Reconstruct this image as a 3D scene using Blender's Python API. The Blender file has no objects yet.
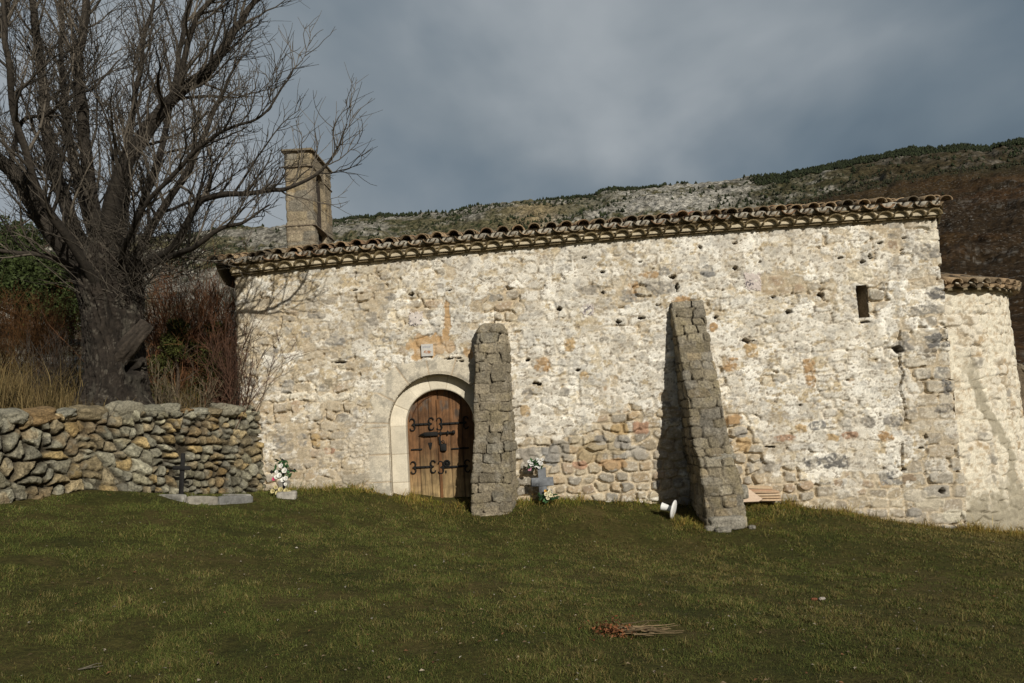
import bpy, bmesh, math, random
import numpy as np
from mathutils import Vector, Matrix

random.seed(7)
rng = np.random.default_rng(7)
SC = bpy.context.scene
COL = SC.collection
rad = math.radians

# ----------------------------------------------------------------- camera
W, H = 1024, 683
FPX = 800.0
PITCH, ROLL = rad(5.0), rad(3.3)
EYE = np.array([0.0, 0.0, 1.6])
_F = np.array([0, math.cos(PITCH), math.sin(PITCH)])
_R0 = np.array([1.0, 0, 0])
_U0 = np.array([0, -math.sin(PITCH), math.cos(PITCH)])
_R = math.cos(ROLL) * _R0 - math.sin(ROLL) * _U0
_U = math.sin(ROLL) * _R0 + math.cos(ROLL) * _U0
cam_d = bpy.data.cameras.new('camera')
cam = bpy.data.objects.new('camera', cam_d)
COL.objects.link(cam)
cam.matrix_world = Matrix(((_R[0], _U[0], -_F[0], EYE[0]), (_R[1], _U[1], -_F[1], EYE[1]),
                           (_R[2], _U[2], -_F[2], EYE[2]), (0, 0, 0, 1)))
cam_d.sensor_width = 36
cam_d.lens = FPX / W * 36
cam_d.clip_start = 0.1
cam_d.clip_end = 6000
SC.camera = cam

# ----------------------------------------------------------------- light
PHI = rad(1.5)                                   # the long wall is turned this much from frontal
ES = np.array([math.cos(PHI), -math.sin(PHI), 0])   # along the wall, to the right
EN = np.array([-math.sin(PHI), -math.cos(PHI), 0])  # out of the wall
SUN_AZ, SUN_EL = rad(27), rad(27)
SD = (math.cos(SUN_AZ) * EN + math.sin(SUN_AZ) * ES) * math.cos(SUN_EL) + np.array([0, 0, math.sin(SUN_EL)])
sl = bpy.data.lights.new('sun', 'SUN')
sl.energy = 4.0
sl.angle = rad(0.5)
sl.color = (1.0, 0.945, 0.84)
so = bpy.data.objects.new('sun', sl)
COL.objects.link(so)
so.rotation_euler = Vector(SD).to_track_quat('Z', 'Y').to_euler()
so.location = (10, -20, 20)

world = bpy.data.worlds.new('World')
SC.world = world
world.use_nodes = True
SC.view_settings.view_transform = 'Standard'
SC.view_settings.look = 'None'
SC.view_settings.exposure = 0.0
SC.view_settings.gamma = 1.0
try:
    SC.cycles.max_bounces = 5
    SC.cycles.diffuse_bounces = 3
    SC.cycles.glossy_bounces = 2
    SC.cycles.transparent_max_bounces = 4
except Exception:
    pass


class NT:
    """tiny node-tree helper"""
    def __init__(s, tree):
        s.t = tree
        s.n = tree.nodes
        s.l = tree.links

    def node(s, typ, **kw):
        n = s.n.new(typ)
        for k, v in kw.items():
            setattr(n, k, v)
        return n

    def put(s, sock, v):
        if isinstance(v, bpy.types.NodeSocket):
            s.l.new(v, sock)
        else:
            if isinstance(v, (tuple, list)) and len(v) == 3 and sock.type == 'RGBA':
                v = (*v, 1)
            sock.default_value = v

    def noise(s, vec, scale, detail=4, rough=0.55, dist=0.0):
        n = s.node('ShaderNodeTexNoise')
        if vec is not None:
            s.l.new(vec, n.inputs['Vector'])
        n.inputs['Scale'].default_value = scale
        n.inputs['Detail'].default_value = detail
        n.inputs['Roughness'].default_value = rough
        n.inputs['Distortion'].default_value = dist
        return n.outputs['Fac']

    def ramp(s, fac, stops):
        n = s.node('ShaderNodeValToRGB')
        s.l.new(fac, n.inputs['Fac'])
        e = n.color_ramp.elements
        while len(e) > 1:
            e.remove(e[-1])
        for i, (p, c) in enumerate(stops):
            if i == 0:
                e[0].position = p
                k = e[0]
            else:
                k = e.new(p)
            if not isinstance(c, (tuple, list)):
                c = (c, c, c)
            k.color = (*c, 1)
        return n.outputs['Color']

    def mix(s, fac, a, b, mode='MIX'):
        n = s.node('ShaderNodeMix', data_type='RGBA', blend_type=mode)
        s.put(n.inputs[0], fac)
        s.put(n.inputs[6], a)
        s.put(n.inputs[7], b)
        return n.outputs[2]

    def math(s, op, a, b=0.0):
        n = s.node('ShaderNodeMath', operation=op)
        s.put(n.inputs[0], a)
        s.put(n.inputs[1], b)
        return n.outputs[0]

    def mapping(s, vec, scale=(1, 1, 1), rot=(0, 0, 0), loc=(0, 0, 0)):
        n = s.node('ShaderNodeMapping')
        s.l.new(vec, n.inputs['Vector'])
        n.inputs['Scale'].default_value = scale
        n.inputs['Rotation'].default_value = rot
        n.inputs['Location'].default_value = loc
        return n.outputs['Vector']


def build_world():
    g = NT(world.node_tree)
    g.n.clear()
    out = g.node('ShaderNodeOutputWorld')
    bg = g.node('ShaderNodeBackground')
    g.l.new(bg.outputs[0], out.inputs['Surface'])
    tc = g.node('ShaderNodeTexCoord').outputs['Generated']
    sky = g.node('ShaderNodeTexSky', sky_type='NISHITA')
    sky.sun_disc = False
    sky.sun_elevation = SUN_EL
    sky.sun_rotation = math.atan2(SD[0], SD[1])
    skyc = g.mix(1.0, sky.outputs[0], (0.055, 0.055, 0.055), 'MULTIPLY')
    # a heavy cloud deck: grey with soft lighter folds, bluer gaps low in the sky
    v = g.mapping(tc, scale=(1.6, 1.6, 2.2), rot=(0, rad(30), 0))
    n1 = g.noise(v, 1.25, 4, 0.45, 0.3)
    n2 = g.noise(g.mapping(tc, scale=(1, 1, 1.5), loc=(3.1, 0.4, 1.2)), 2.6, 5, 0.5, 0.2)
    f = g.math('ADD', g.math('MULTIPLY', n1, 0.6), g.math('MULTIPLY', n2, 0.4))
    deck = g.ramp(f, [(0.36, (0.085, 0.122, 0.160)), (0.44, (0.150, 0.194, 0.232)),
                      (0.52, (0.228, 0.268, 0.302)), (0.61, (0.345, 0.380, 0.408))])
    cover = g.ramp(n2, [(0.30, 0.80), (0.55, 0.97)])
    c = g.mix(cover, skyc, deck)
    # the deck hangs over the mountains to the north; the sunny south is clear
    sep = g.node('ShaderNodeSeparateXYZ')
    g.l.new(tc, sep.inputs[0])
    south = g.ramp(g.math('ADD', g.math('MULTIPLY', sep.outputs['Y'], 0.5), 0.5), [(0.40, 0.0), (0.60, 1.0)])
    c = g.mix(south, g.mix(1.0, skyc, (0.62, 0.60, 0.58), 'MULTIPLY'), c)
    g.l.new(c, bg.inputs['Color'])
    bg.inputs['Strength'].default_value = 1.0


build_world()

# ----------------------------------------------------------------- pixel measuring (only to read sizes off the photograph)
WALL_O = np.array([0.0, 13.6, 0.0])


def ray(u, v):
    d = _F + (u - W / 2) / FPX * _R - (v - H / 2) / FPX * _U
    return d


def px2w(u, v, p=0.0):
    """photograph point on the plane p metres in front of the chapel wall -> (s, z)"""
    d = ray(u, v)
    o = WALL_O + p * EN
    t = np.dot(o - EYE, EN) / np.dot(d, EN)
    P = EYE + t * d - WALL_O
    return float(np.dot(P, ES)), float(P[2])


def at(u, v, Y):
    d = ray(u, v)
    return EYE + d * (Y / d[1])


def w2world(s, p, z):
    return WALL_O + s * ES + p * EN + np.array([0, 0, z])


# ----------------------------------------------------------------- noise
def _hash(ix, iy, iz):
    with np.errstate(over='ignore'):
        h = (ix.astype(np.uint32) * np.uint32(374761393) + iy.astype(np.uint32) * np.uint32(668265263)
             + iz.astype(np.uint32) * np.uint32(2246822519))
        h = (h ^ (h >> np.uint32(13))) * np.uint32(1274126177)
        h = (h ^ (h >> np.uint32(16))) * np.uint32(2654435769)
        h = h ^ (h >> np.uint32(15))
    return h.astype(np.float64) / 4294967295.0


def vnoise(x, y, z=0.0):
    x, y, z = np.broadcast_arrays(np.asarray(x, float), np.asarray(y, float), np.asarray(z, float))
    ix, iy, iz = np.floor(x), np.floor(y), np.floor(z)
    fx, fy, fz = x - ix, y - iy, z - iz
    ix, iy, iz = ix.astype(np.int64), iy.astype(np.int64), iz.astype(np.int64)
    sx, sy, sz = (f * f * f * (f * (f * 6 - 15) + 10) for f in (fx, fy, fz))
    r = 0
    for dx in (0, 1):
        for dy in (0, 1):
            for dz in (0, 1):
                w = (sx if dx else 1 - sx) * (sy if dy else 1 - sy) * (sz if dz else 1 - sz)
                r = r + w * _hash(ix + dx, iy + dy, iz + dz)
    return r


def fbm(x, y, z=0.0, oct=4, gain=0.5):
    r, a, t = 0, 1.0, 0
    for o in range(oct):
        k = 2.03 ** o
        r = r + a * vnoise(np.asarray(x) * k + 17.3 * o, np.asarray(y) * k - 9.1 * o, np.asarray(z) * k + 5.7 * o)
        t += a
        a *= gain
    return r / t


def sstep(a, b, x):
    t = np.clip((x - a) / (b - a), 0, 1)
    return t * t * (3 - 2 * t)


def mixc(c, d, m):
    d = np.asarray(d, float)
    return c * (1 - m[..., None]) + d * m[..., None]


def masonry(a, b, rh, w, seed, q=3.0, jit=0.32, warp=0.0):
    """rubble courses: returns edge distance (metres) and per-stone random numbers"""
    if warp:
        a = a + warp * (fbm(a * 3, b * 3, seed, 2) - 0.5)
        b = b + warp * (fbm(a * 3 + 40, b * 3, seed, 2) - 0.5)
    r0 = np.floor(b / rh).astype(np.int64)
    f1 = np.full(a.shape, 1e9)
    f2 = np.full(a.shape, 1e9)
    ida = np.zeros(a.shape, np.int64)
    idb = np.zeros(a.shape, np.int64)
    sz = np.int64(seed)
    for dr in (-1, 0, 1):
        r = r0 + dr
        zz = np.zeros_like(r)
        wr = w * (0.75 + 0.6 * _hash(r, zz + 11, zz + sz))
        off = _hash(r, zz + 5, zz + sz) * 10
        k0 = np.floor(a / wr + off).astype(np.int64)
        for dk in (-1, 0, 1):
            k = k0 + dk
            jx = (_hash(k, r, zz + sz + 1) - 0.5) * jit * 1.6
            jy = (_hash(k, r, zz + sz + 2) - 0.5) * jit
            gs = 0.8 + 0.45 * _hash(k, r, zz + sz + 3)
            sx = (k + 0.5 + jx - off) * wr
            sy = (r + 0.5 + jy) * rh
            d = ((np.abs(a - sx) / (wr * gs)) ** q + (np.abs(b - sy) / (rh * gs ** 0.5)) ** q) ** (1 / q)
            better = d < f1
            f2 = np.where(better, f1, np.minimum(f2, d))
            ida = np.where(better, k, ida)
            idb = np.where(better, r, idb)
            f1 = np.where(better, d, f1)
    e = (f2 - f1) * rh * 0.62
    rnd = [_hash(ida, idb, np.zeros_like(ida) + sz + 20 + i) for i in range(4)]
    return e, rnd


# ----------------------------------------------------------------- mesh making
def mk(name, V, F, mat, parent=None, col=None, smooth=True, mats=None, midx=None):
    """V (n,3); F: array (m,k) or list of such arrays"""
    V = np.asarray(V, np.float32)
    Fs = F if isinstance(F, list) else [F]
    Fs = [np.asarray(f, np.int32) for f in Fs if len(f)]
    me = bpy.data.meshes.new(name)
    me.vertices.add(len(V))
    me.vertices.foreach_set('co', V.ravel())
    nl = sum(f.size for f in Fs)
    npoly = sum(len(f) for f in Fs)
    me.loops.add(nl)
    me.polygons.add(npoly)
    me.loops.foreach_set('vertex_index', np.concatenate([f.ravel() for f in Fs]))
    tot = np.concatenate([np.full(len(f), f.shape[1], np.int32) for f in Fs])
    st = np.concatenate([[0], np.cumsum(tot)[:-1]]).astype(np.int32)
    me.polygons.foreach_set('loop_start', st)
    me.polygons.foreach_set('loop_total', tot)
    me.polygons.foreach_set('use_smooth', np.full(npoly, bool(smooth)))
    if col is not None:
        ca = me.color_attributes.new('Col', 'FLOAT_COLOR', 'POINT')
        c4 = np.ones((len(V), 4), np.float32)
        c4[:, :3] = col
        ca.data.foreach_set('color', c4.ravel())
    for m in (mats or [mat]):
        me.materials.append(m)
    if midx is not None:
        me.polygons.foreach_set('material_index', np.asarray(midx, np.int32))
    me.update()
    me.validate()
    o = bpy.data.objects.new(name, me)
    COL.objects.link(o)
    if parent is not None:
        o.parent = parent
    return o


def gridfaces(nu, nv, keep=None):
    i = np.arange(nu - 1)[:, None] * nv + np.arange(nv - 1)[None, :]
    f = np.stack([i, i + nv, i + nv + 1, i + 1], -1).reshape(-1, 4)
    if keep is not None:
        f = f[keep.reshape(-1)]
    return f


class MB:
    """collects shapes, builds ONE mesh object"""
    def __init__(s):
        s.v, s.f3, s.f4, s.c, s.n = [], [], [], [], 0

    def add(s, V, F, col=(0.5, 0.5, 0.5)):
        V = np.asarray(V, float)
        F = np.asarray(F, int)
        s.v.append(V)
        (s.f4 if F.shape[1] == 4 else s.f3).append(F + s.n)
        c = np.empty((len(V), 3))
        c[:] = col
        s.c.append(c)
        s.n += len(V)

    def grid(s, G, col=(0.5, 0.5, 0.5)):
        nu, nv = G.shape[:2]
        c = np.asarray(col, float)
        if c.ndim > 1:
            c = c.reshape(-1, 3)
        s.add(G.reshape(-1, 3), gridfaces(nu, nv), c)

    def box(s, c, size, rot=None, col=(0.5, 0.5, 0.5), bev=0.0):
        """bevelled box"""
        hx, hy, hz = np.asarray(size, float) / 2
        if bev <= 0:
            V = np.array([[x, y, z] for x in (-hx, hx) for y in (-hy, hy) for z in (-hz, hz)])
            F = np.array([[0, 1, 3, 2], [4, 6, 7, 5], [0, 4, 5, 1], [2, 3, 7, 6], [0, 2, 6, 4], [1, 5, 7, 3]])
        else:
            b = min(bev, hx * .9, hy * .9, hz * .9)
            V, idx = [], {}
            for ix in (-1, 1):
                for iy in (-1, 1):
                    for iz in (-1, 1):
                        for ax in range(3):
                            p = [ix * (hx - b), iy * (hy - b), iz * (hz - b)]
                            p[ax] = (ix * hx, iy * hy, iz * hz)[ax]
                            idx[(ix, iy, iz, ax)] = len(V)
                            V.append(p)
            F4, F3 = [], []
            for ax in range(3):
                o1, o2 = [a for a in range(3) if a != ax]
                for sg in (-1, 1):
                    q = []
                    for (m, n_) in ((-1, -1), (1, -1), (1, 1), (-1, 1)):
                        k = [0, 0, 0]
                        k[ax], k[o1], k[o2] = sg, m, n_
                        q.append(idx[(*k, ax)])
                    F4.append(q)
            for ax in range(3):
                o1, o2 = [a for a in range(3) if a != ax]
                for m in (-1, 1):
                    for n_ in (-1, 1):
                        k0, k1 = [0, 0, 0], [0, 0, 0]
                        k0[ax], k0[o1], k0[o2] = -1, m, n_
                        k1[ax], k1[o1], k1[o2] = 1, m, n_
                        F4.append([idx[(*k0, o1)], idx[(*k1, o1)], idx[(*k1, o2)], idx[(*k0, o2)]])
            for ix in (-1, 1):
                for iy in (-1, 1):
                    for iz in (-1, 1):
                        F3.append([idx[(ix, iy, iz, a)] for a in range(3)])
            V = np.array(V)
            F = np.array(F4)
        if rot is not None:
            V = V @ np.asarray(rot).T
        V = V + np.asarray(c, float)
        if bev > 0:
            s.add(V, F, col)
            s.f3.append(np.array(F3) + s.n - len(V))
        else:
            s.add(V, F, col)

    def tube(s, P, r, sides=6, col=(0.5, 0.5, 0.5), cap=True):
        P = np.asarray(P, float)
        n = len(P)
        r = np.broadcast_to(np.asarray(r, float), (n,))
        T = np.gradient(P, axis=0)
        T /= np.linalg.norm(T, axis=1)[:, None] + 1e-9
        ref = np.array([0.31, 0.17, 0.93])
        if abs(T[0] @ ref) > 0.9:
            ref = np.array([0.9, -0.3, 0.1])
        A = np.cross(T, ref)
        A /= np.linalg.norm(A, axis=1)[:, None] + 1e-9
        B = np.cross(T, A)
        th = np.arange(sides) / sides * 2 * math.pi
        G = P[:, None] + r[:, None, None] * (np.cos(th)[None, :, None] * A[:, None] + np.sin(th)[None, :, None] * B[:, None])
        i = np.arange(n - 1)[:, None] * sides
        j = np.arange(sides)[None, :]
        k = (j + 1) % sides
        F = np.stack([i + j, i + k, i + sides + k, i + sides + j], -1).reshape(-1, 4)
        base = s.n
        s.add(G.reshape(-1, 3), F, col)
        if cap:
            for e in (0, n - 1):
                s.f3.append(np.array([[base + e * sides, base + e * sides + m, base + e * sides + m + 1]
                                      for m in range(1, sides - 1)]))

    def lathe(s, prof, c, axis_rot=None, sides=20, col=(0.5, 0.5, 0.5)):
        prof = np.asarray(prof, float)
        th = np.arange(sides + 1) / sides * 2 * math.pi
        G = np.stack([prof[:, 0][:, None] * np.cos(th), prof[:, 0][:, None] * np.sin(th),
                      np.repeat(prof[:, 1][:, None], sides + 1, 1)], -1)
        if axis_rot is not None:
            G = G @ np.asarray(axis_rot).T
        s.grid(G + np.asarray(c, float), col)

    def build(s, name, mat, parent=None, smooth=True):
        return mk(name, np.concatenate(s.v), ([np.concatenate(s.f4)] if s.f4 else []) + ([np.concatenate(s.f3)] if s.f3 else []),
                  mat, parent, np.concatenate(s.c), smooth)


_bm = bmesh.new()
bmesh.ops.create_icosphere(_bm, subdivisions=4, radius=1)
ICO4V = np.array([v.co[:] for v in _bm.verts])
ICO4F = np.array([[v.index for v in f.verts] for f in _bm.faces])
_bm.free()
_bm = bmesh.new()
bmesh.ops.create_icosphere(_bm, subdivisions=3, radius=1)
ICO3V = np.array([v.co[:] for v in _bm.verts])
ICO3F = np.array([[v.index for v in f.verts] for f in _bm.faces])
_bm.free()


def rotz(a):
    return np.array([[math.cos(a), -math.sin(a), 0], [math.sin(a), math.cos(a), 0], [0, 0, 1]])


def rotx(a):
    return np.array([[1, 0, 0], [0, math.cos(a), -math.sin(a)], [0, math.sin(a), math.cos(a)]])


def roty(a):
    return np.array([[math.cos(a), 0, math.sin(a)], [0, 1, 0], [-math.sin(a), 0, math.cos(a)]])


def lump(mb, c, size, rot, seed, col, hi=True, rough=0.16, boxy=3.2):
    """a weathered stone: rounded box with chipped, noisy faces"""
    V = (ICO4V if hi else ICO3V)
    d = (np.abs(V) ** boxy).sum(1) ** (1 / boxy)
    P = V / d[:, None]
    n = fbm(V[:, 0] * 1.6 + seed * 3.1, V[:, 1] * 1.6, V[:, 2] * 1.6 + seed, 4)
    P = P * (1 + rough * 2 * (n - 0.5))[:, None]
    P = P * (np.asarray(size) / 2)
    cn = fbm(V[:, 0] * 2.5 + seed, V[:, 1] * 2.5, V[:, 2] * 2.5, 4)
    cc = np.asarray(col)[None] * (0.65 + 0.7 * cn)[:, None]
    mb.add(P @ np.asarray(rot).T + np.asarray(c), ICO4F if hi else ICO3F, cc)


# ----------------------------------------------------------------- tags
def tag(o, label=None, cat=None, group=None, kind=None):
    if label:
        o['label'] = label
    if cat:
        o['category'] = cat
    if group:
        o['group'] = group
    if kind:
        o['kind'] = kind
    return o


def thing(name, loc, label, cat, group=None, rz=0.0):
    o = bpy.data.objects.new(name, None)
    COL.objects.link(o)
    o.location = loc
    o.rotation_euler = (0, 0, rz)
    o.empty_display_size = 0.2
    return tag(o, label, cat, group)


# ----------------------------------------------------------------- materials
def material(name, base=None, attr=True, speck=(0.78, 1.22), sscale=55, bump=0.35, bscale=70, bdist=0.012,
             rough=0.92, spec=0.25, metallic=0.0, trans=0.0, coarse=0.0, cscale=3.0):
    m = bpy.data.materials.new(name)
    m.use_nodes = True
    g = NT(m.node_tree)
    b = g.n['Principled BSDF']
    co = g.node('ShaderNodeTexCoord').outputs['Object']
    if attr:
        a = g.node('ShaderNodeVertexColor', layer_name='Col').outputs['Color']
    else:
        rgb = g.node('ShaderNodeRGB')
        rgb.outputs[0].default_value = (*base, 1)
        a = rgb.outputs[0]
    n = g.noise(co, sscale, 5, 0.6)
    k = g.ramp(n, [(0.28, speck[0]), (0.72, speck[1])])
    c = g.mix(1.0, a, k, 'MULTIPLY')
    if coarse:
        n3 = g.noise(co, cscale, 4, 0.6, 0.4)
        c = g.mix(1.0, c, g.ramp(n3, [(0.3, 1 - coarse), (0.7, 1 + coarse)]), 'MULTIPLY')
    g.l.new(c, b.inputs['Base Color'])
    b.inputs['Roughness'].default_value = rough
    b.inputs['Specular IOR Level'].default_value = spec
    b.inputs['Metallic'].default_value = metallic
    if bump:
        n2 = g.noise(co, bscale, 5, 0.65)
        bp = g.node('ShaderNodeBump')
        bp.inputs['Strength'].default_value = bump
        bp.inputs['Distance'].default_value = bdist
        g.l.new(n2, bp.inputs['Height'])
        g.l.new(bp.outputs[0], b.inputs['Normal'])
    return m


M_WALL = material('old_plaster_and_stone', speck=(0.74, 1.24), sscale=60, bump=0.40, bscale=60, bdist=0.014)
M_STONE = material('weathered_stone', speck=(0.48, 1.5), sscale=34, bump=0.8, bscale=46, bdist=0.035, coarse=0.15, cscale=5)
M_TILE = material('clay_roof_tile', speck=(0.5, 1.5), sscale=34, bump=0.4, bscale=40, bdist=0.01, coarse=0.25, cscale=4)
M_MORTAR = material('eaves_mortar', speck=(0.75, 1.2), sscale=30, bump=0.5, bscale=40, bdist=0.015, coarse=0.18)
M_DRESSED = material('dressed_limestone', speck=(0.88, 1.1), sscale=40, bump=0.25, bscale=60, bdist=0.008, coarse=0.1)
M_IRON = material('black_iron', base=(0.010, 0.0095, 0.009), attr=False, speck=(0.5, 1.8), bump=0.3, bscale=90, rough=0.75, spec=0.2)
M_BARK = material('tree_bark', speck=(0.6, 1.4), sscale=20, bump=0.7, bscale=24, bdist=0.03)
M_TWIG = material('twig_bark', speck=(0.7, 1.3), sscale=30, bump=0)
M_LEAF = material('foliage', speck=(0.75, 1.25), sscale=6, bump=0, rough=0.75, spec=0.2)
M_GRASS = material('grass_blades', speck=(0.8, 1.2), sscale=3, bump=0, rough=0.8, spec=0.15)
M_CLAY = material('terracotta', speck=(0.85, 1.12), sscale=30, bump=0.2, bscale=80, bdist=0.005)
M_CONC = material('grey_concrete', speck=(0.7, 1.25), sscale=22, bump=0.4, bscale=60, bdist=0.01, coarse=0.2, cscale=6)
M_PETAL = material('petals', speck=(0.9, 1.1), sscale=30, bump=0, rough=0.7)
M_WHITE = material('white_plastic', base=(0.78, 0.78, 0.76), attr=False, speck=(0.85, 1.05), bump=0.05, rough=0.45, spec=0.4)
M_PAINT = material('faded_paint', speck=(0.85, 1.08), sscale=50, bump=0.3, bscale=60, bdist=0.006)


def wood_material():
    m = bpy.data.materials.new('old_door_wood')
    m.use_nodes = True
    g = NT(m.node_tree)
    b = g.n['Principled BSDF']
    co = g.node('ShaderNodeTexCoord').outputs['Object']
    a = g.node('ShaderNodeVertexColor', layer_name='Col').outputs['Color']
    v = g.mapping(co, scale=(34, 34, 1.8))
    n = g.noise(v, 1.6, 6, 0.65, 0.4)
    v2 = g.mapping(co, scale=(14, 14, 1.2))
    n2 = g.noise(v2, 1.2, 4, 0.6)
    n3 = g.noise(co, 5.0, 5, 0.6, 0.6)
    c = g.mix(1.0, a, g.ramp(n, [(0.3, 0.5), (0.55, 1.05), (0.75, 1.3)]), 'MULTIPLY')
    c = g.mix(1.0, c, g.ramp(n2, [(0.35, 0.7), (0.7, 1.2)]), 'MULTIPLY')
    c = g.mix(1.0, c, g.ramp(n3, [(0.34, 0.62), (0.6, 1.15)]), 'MULTIPLY')
    g.l.new(c, b.inputs['Base Color'])
    b.inputs['Roughness'].default_value = 0.72
    b.inputs['Specular IOR Level'].default_value = 0.25
    bp = g.node('ShaderNodeBump')
    bp.inputs['Strength'].default_value = 0.5
    bp.inputs['Distance'].default_value = 0.006
    g.l.new(n, bp.inputs['Height'])
    g.l.new(bp.outputs[0], b.inputs['Normal'])
    return m


M_WOOD = wood_material()


def ground_material():
    m = bpy.data.materials.new('turf_soil')
    m.use_nodes = True
    g = NT(m.node_tree)
    b = g.n['Principled BSDF']
    co = g.node('ShaderNodeTexCoord').outputs['Object']
    n1 = g.noise(co, 0.9, 6, 0.6, 0.5)
    n2 = g.noise(co, 14, 5, 0.65)
    n3 = g.noise(co, 60, 4, 0.7)
    c = g.ramp(n1, [(0.32, (0.036, 0.040, 0.010)), (0.5, (0.055, 0.050, 0.014)), (0.68, (0.085, 0.066, 0.024))])
    c = g.mix(1.0, c, g.ramp(n2, [(0.3, 0.6), (0.7, 1.35)]), 'MULTIPLY')
    c = g.mix(1.0, c, g.ramp(n3, [(0.3, 0.6), (0.7, 1.4)]), 'MULTIPLY')
    g.l.new(c, b.inputs['Base Color'])
    b.inputs['Roughness'].default_value = 1.0
    b.inputs['Specular IOR Level'].default_value = 0.1
    bp = g.node('ShaderNodeBump')
    bp.inputs['Strength'].default_value = 0.8
    bp.inputs['Distance'].default_value = 0.03
    g.l.new(n2, bp.inputs['Height'])
    g.l.new(bp.outputs[0], b.inputs['Normal'])
    return m


M_GROUND = ground_material()
M_HILL = material('hillside', speck=(0.6, 1.4), sscale=0.12, bump=0.6, bscale=0.08, bdist=6.0, coarse=0.2, cscale=0.02)
M_BANK = material('bank_soil', speck=(0.6, 1.4), sscale=9, bump=0.6, bscale=12, bdist=0.05, coarse=0.3, cscale=1.5)

# ================================================================= GROUND
SL, SR = px2w(236, 330)[0], px2w(948, 330)[0]      # the two ends of the long wall


def gctl():
    pts = []

    def wall(u, v, p):
        s, z = px2w(u, v, p)
        P = w2world(s, p, z)
        pts.append((P[0], P[1], P[2]))
    for u, v in ((265, 491), (330, 489), (372, 490), (400, 499), (437, 506), (470, 506), (520, 502), (580, 503), (640, 505),
                 (760, 503), (820, 510), (900, 523), (965, 530)):
        wall(u, v, 0.1)
    wall(1015, 532, -0.9)
    wall(492, 517, 0.45)
    wall(727, 530, 1.25)
    for u, v, Y in ((0, 502, 9.9), (80, 490, 10.9), (180, 495, 12.0)):
        P = at(u, v, Y)
        pts.append(tuple(P))
    pts += [(0, 0, 0), (-3, 4.5, 0.27), (3, 4.5, -0.22), (0, 7, -0.02), (-8, 1, 0.9), (9, 2, -0.7), (10, 12, -1.1),
            (0, -9, -0.25), (-12, -8, 0.9), (12, -8, -1.1), (16, 20, -1.9), (-14, 9, 1.35), (0, 22, 0.2), (-8, 20, 1.2)]
    return np.array(pts)


GC = gctl()


def _tps():
    n = len(GC)
    D = np.linalg.norm(GC[:, None, :2] - GC[None, :, :2], axis=-1)
    K = np.where(D > 0, D ** 2 * np.log(D + 1e-12), 0) + np.eye(n) * 0.12
    A = np.zeros((n + 3, n + 3))
    A[:n, :n] = K
    A[:n, n] = 1
    A[:n, n + 1:] = GC[:, :2]
    A[n, :n] = 1
    A[n + 1:, :n] = GC[:, :2].T
    return np.linalg.solve(A, np.concatenate([GC[:, 2], [0, 0, 0]]))


TP = _tps()


def gz(x, y, detail=True):
    x = np.asarray(x, float)
    y = np.asarray(y, float)
    cx, cy = np.clip(x, -16, 18), np.clip(y, -10, 24)
    z = TP[-3] + TP[-2] * cx + TP[-1] * cy
    for (px, py, _), w in zip(GC, TP[:-3]):
        d2 = (cx - px) ** 2 + (cy - py) ** 2 + 1e-12
        z = z + w * d2 * 0.5 * np.log(d2)
    over = np.hypot(x - cx, y - cy)
    z = z - over * 0.02
    if detail:
        z = z + 0.09 * (fbm(x * 0.7, y * 0.7, 3.3, 3) - 0.5) + 0.035 * (fbm(x * 3, y * 3, 1.3, 3) - 0.5)
    return z


def make_ground():
    # a fine patch in front, coarser out to the horizon, all one sheet
    def axis(fine0, fine1, step, far):
        a = np.arange(fine0, fine1, step)
        g = [fine1]
        st = step
        while g[-1] < far:
            st *= 1.25
            g.append(g[-1] + st)
        h = [fine0]
        st = step
        while h[-1] > -far:
            st *= 1.25
            h.append(h[-1] - st)
        return np.array(h[1:][::-1] + list(a) + g)
    X = axis(-9, 10.5, 0.07, 3000)
    Y = axis(2.5, 15, 0.07, 3000)
    xx, yy = np.meshgrid(X, Y, indexing='ij')
    zz = gz(xx, yy)
    far = np.hypot(xx, yy)
    zz = np.where(far > 60, zz - (far - 60) * 0.004, zz)
    o = mk('ground', np.stack([xx, yy, zz], -1).reshape(-1, 3), gridfaces(len(X), len(Y)), M_GROUND)
    tag(o, kind='structure')


make_ground()


# ================================================================= HILLS
def hill_material(name, scale, stops, scale2, rock, lo, hi):
    m = bpy.data.materials.new(name)
    m.use_nodes = True
    g = NT(m.node_tree)
    b = g.n['Principled BSDF']
    co = g.node('ShaderNodeTexCoord').outputs['Object']
    a = g.node('ShaderNodeVertexColor', layer_name='Col').outputs['Color']
    c = g.mix(1.0, a, g.ramp(g.noise(co, scale, 6, 0.68), stops), 'MULTIPLY')
    f = g.ramp(g.noise(co, scale2, 4, 0.7), [(lo, 0.0), (hi, 1.0)])
    patch = g.ramp(g.noise(co, scale2 * .06, 4, 0.6), [(0.40, 0.25), (0.62, 1.0)])
    c = g.mix(g.math('MULTIPLY', f, patch), c, rock)
    g.l.new(c, b.inputs['Base Color'])
    b.inputs['Roughness'].default_value = 1.0
    b.inputs['Specular IOR Level'].default_value = 0.05
    bp = g.node('ShaderNodeBump')
    bp.inputs['Strength'].default_value = 0.9
    bp.inputs['Distance'].default_value = 1.2 / scale * .2
    g.l.new(g.noise(co, scale * .8, 6, 0.7), bp.inputs['Height'])
    g.l.new(bp.outputs[0], b.inputs['Normal'])
    return m


M_FAR = hill_material('rocky_mountain', 0.22, [(0.33, 0.22), (0.50, 1.0), (0.66, 1.75)], 0.30, (0.018, 0.022, 0.010), 0.56, 0.60)
M_NEAR = hill_material('brown_heath', 0.8, [(0.33, 0.35), (0.52, 1.0), (0.68, 1.7)], 1.0, (0.16, 0.148, 0.128), 0.575, 0.625)


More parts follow.
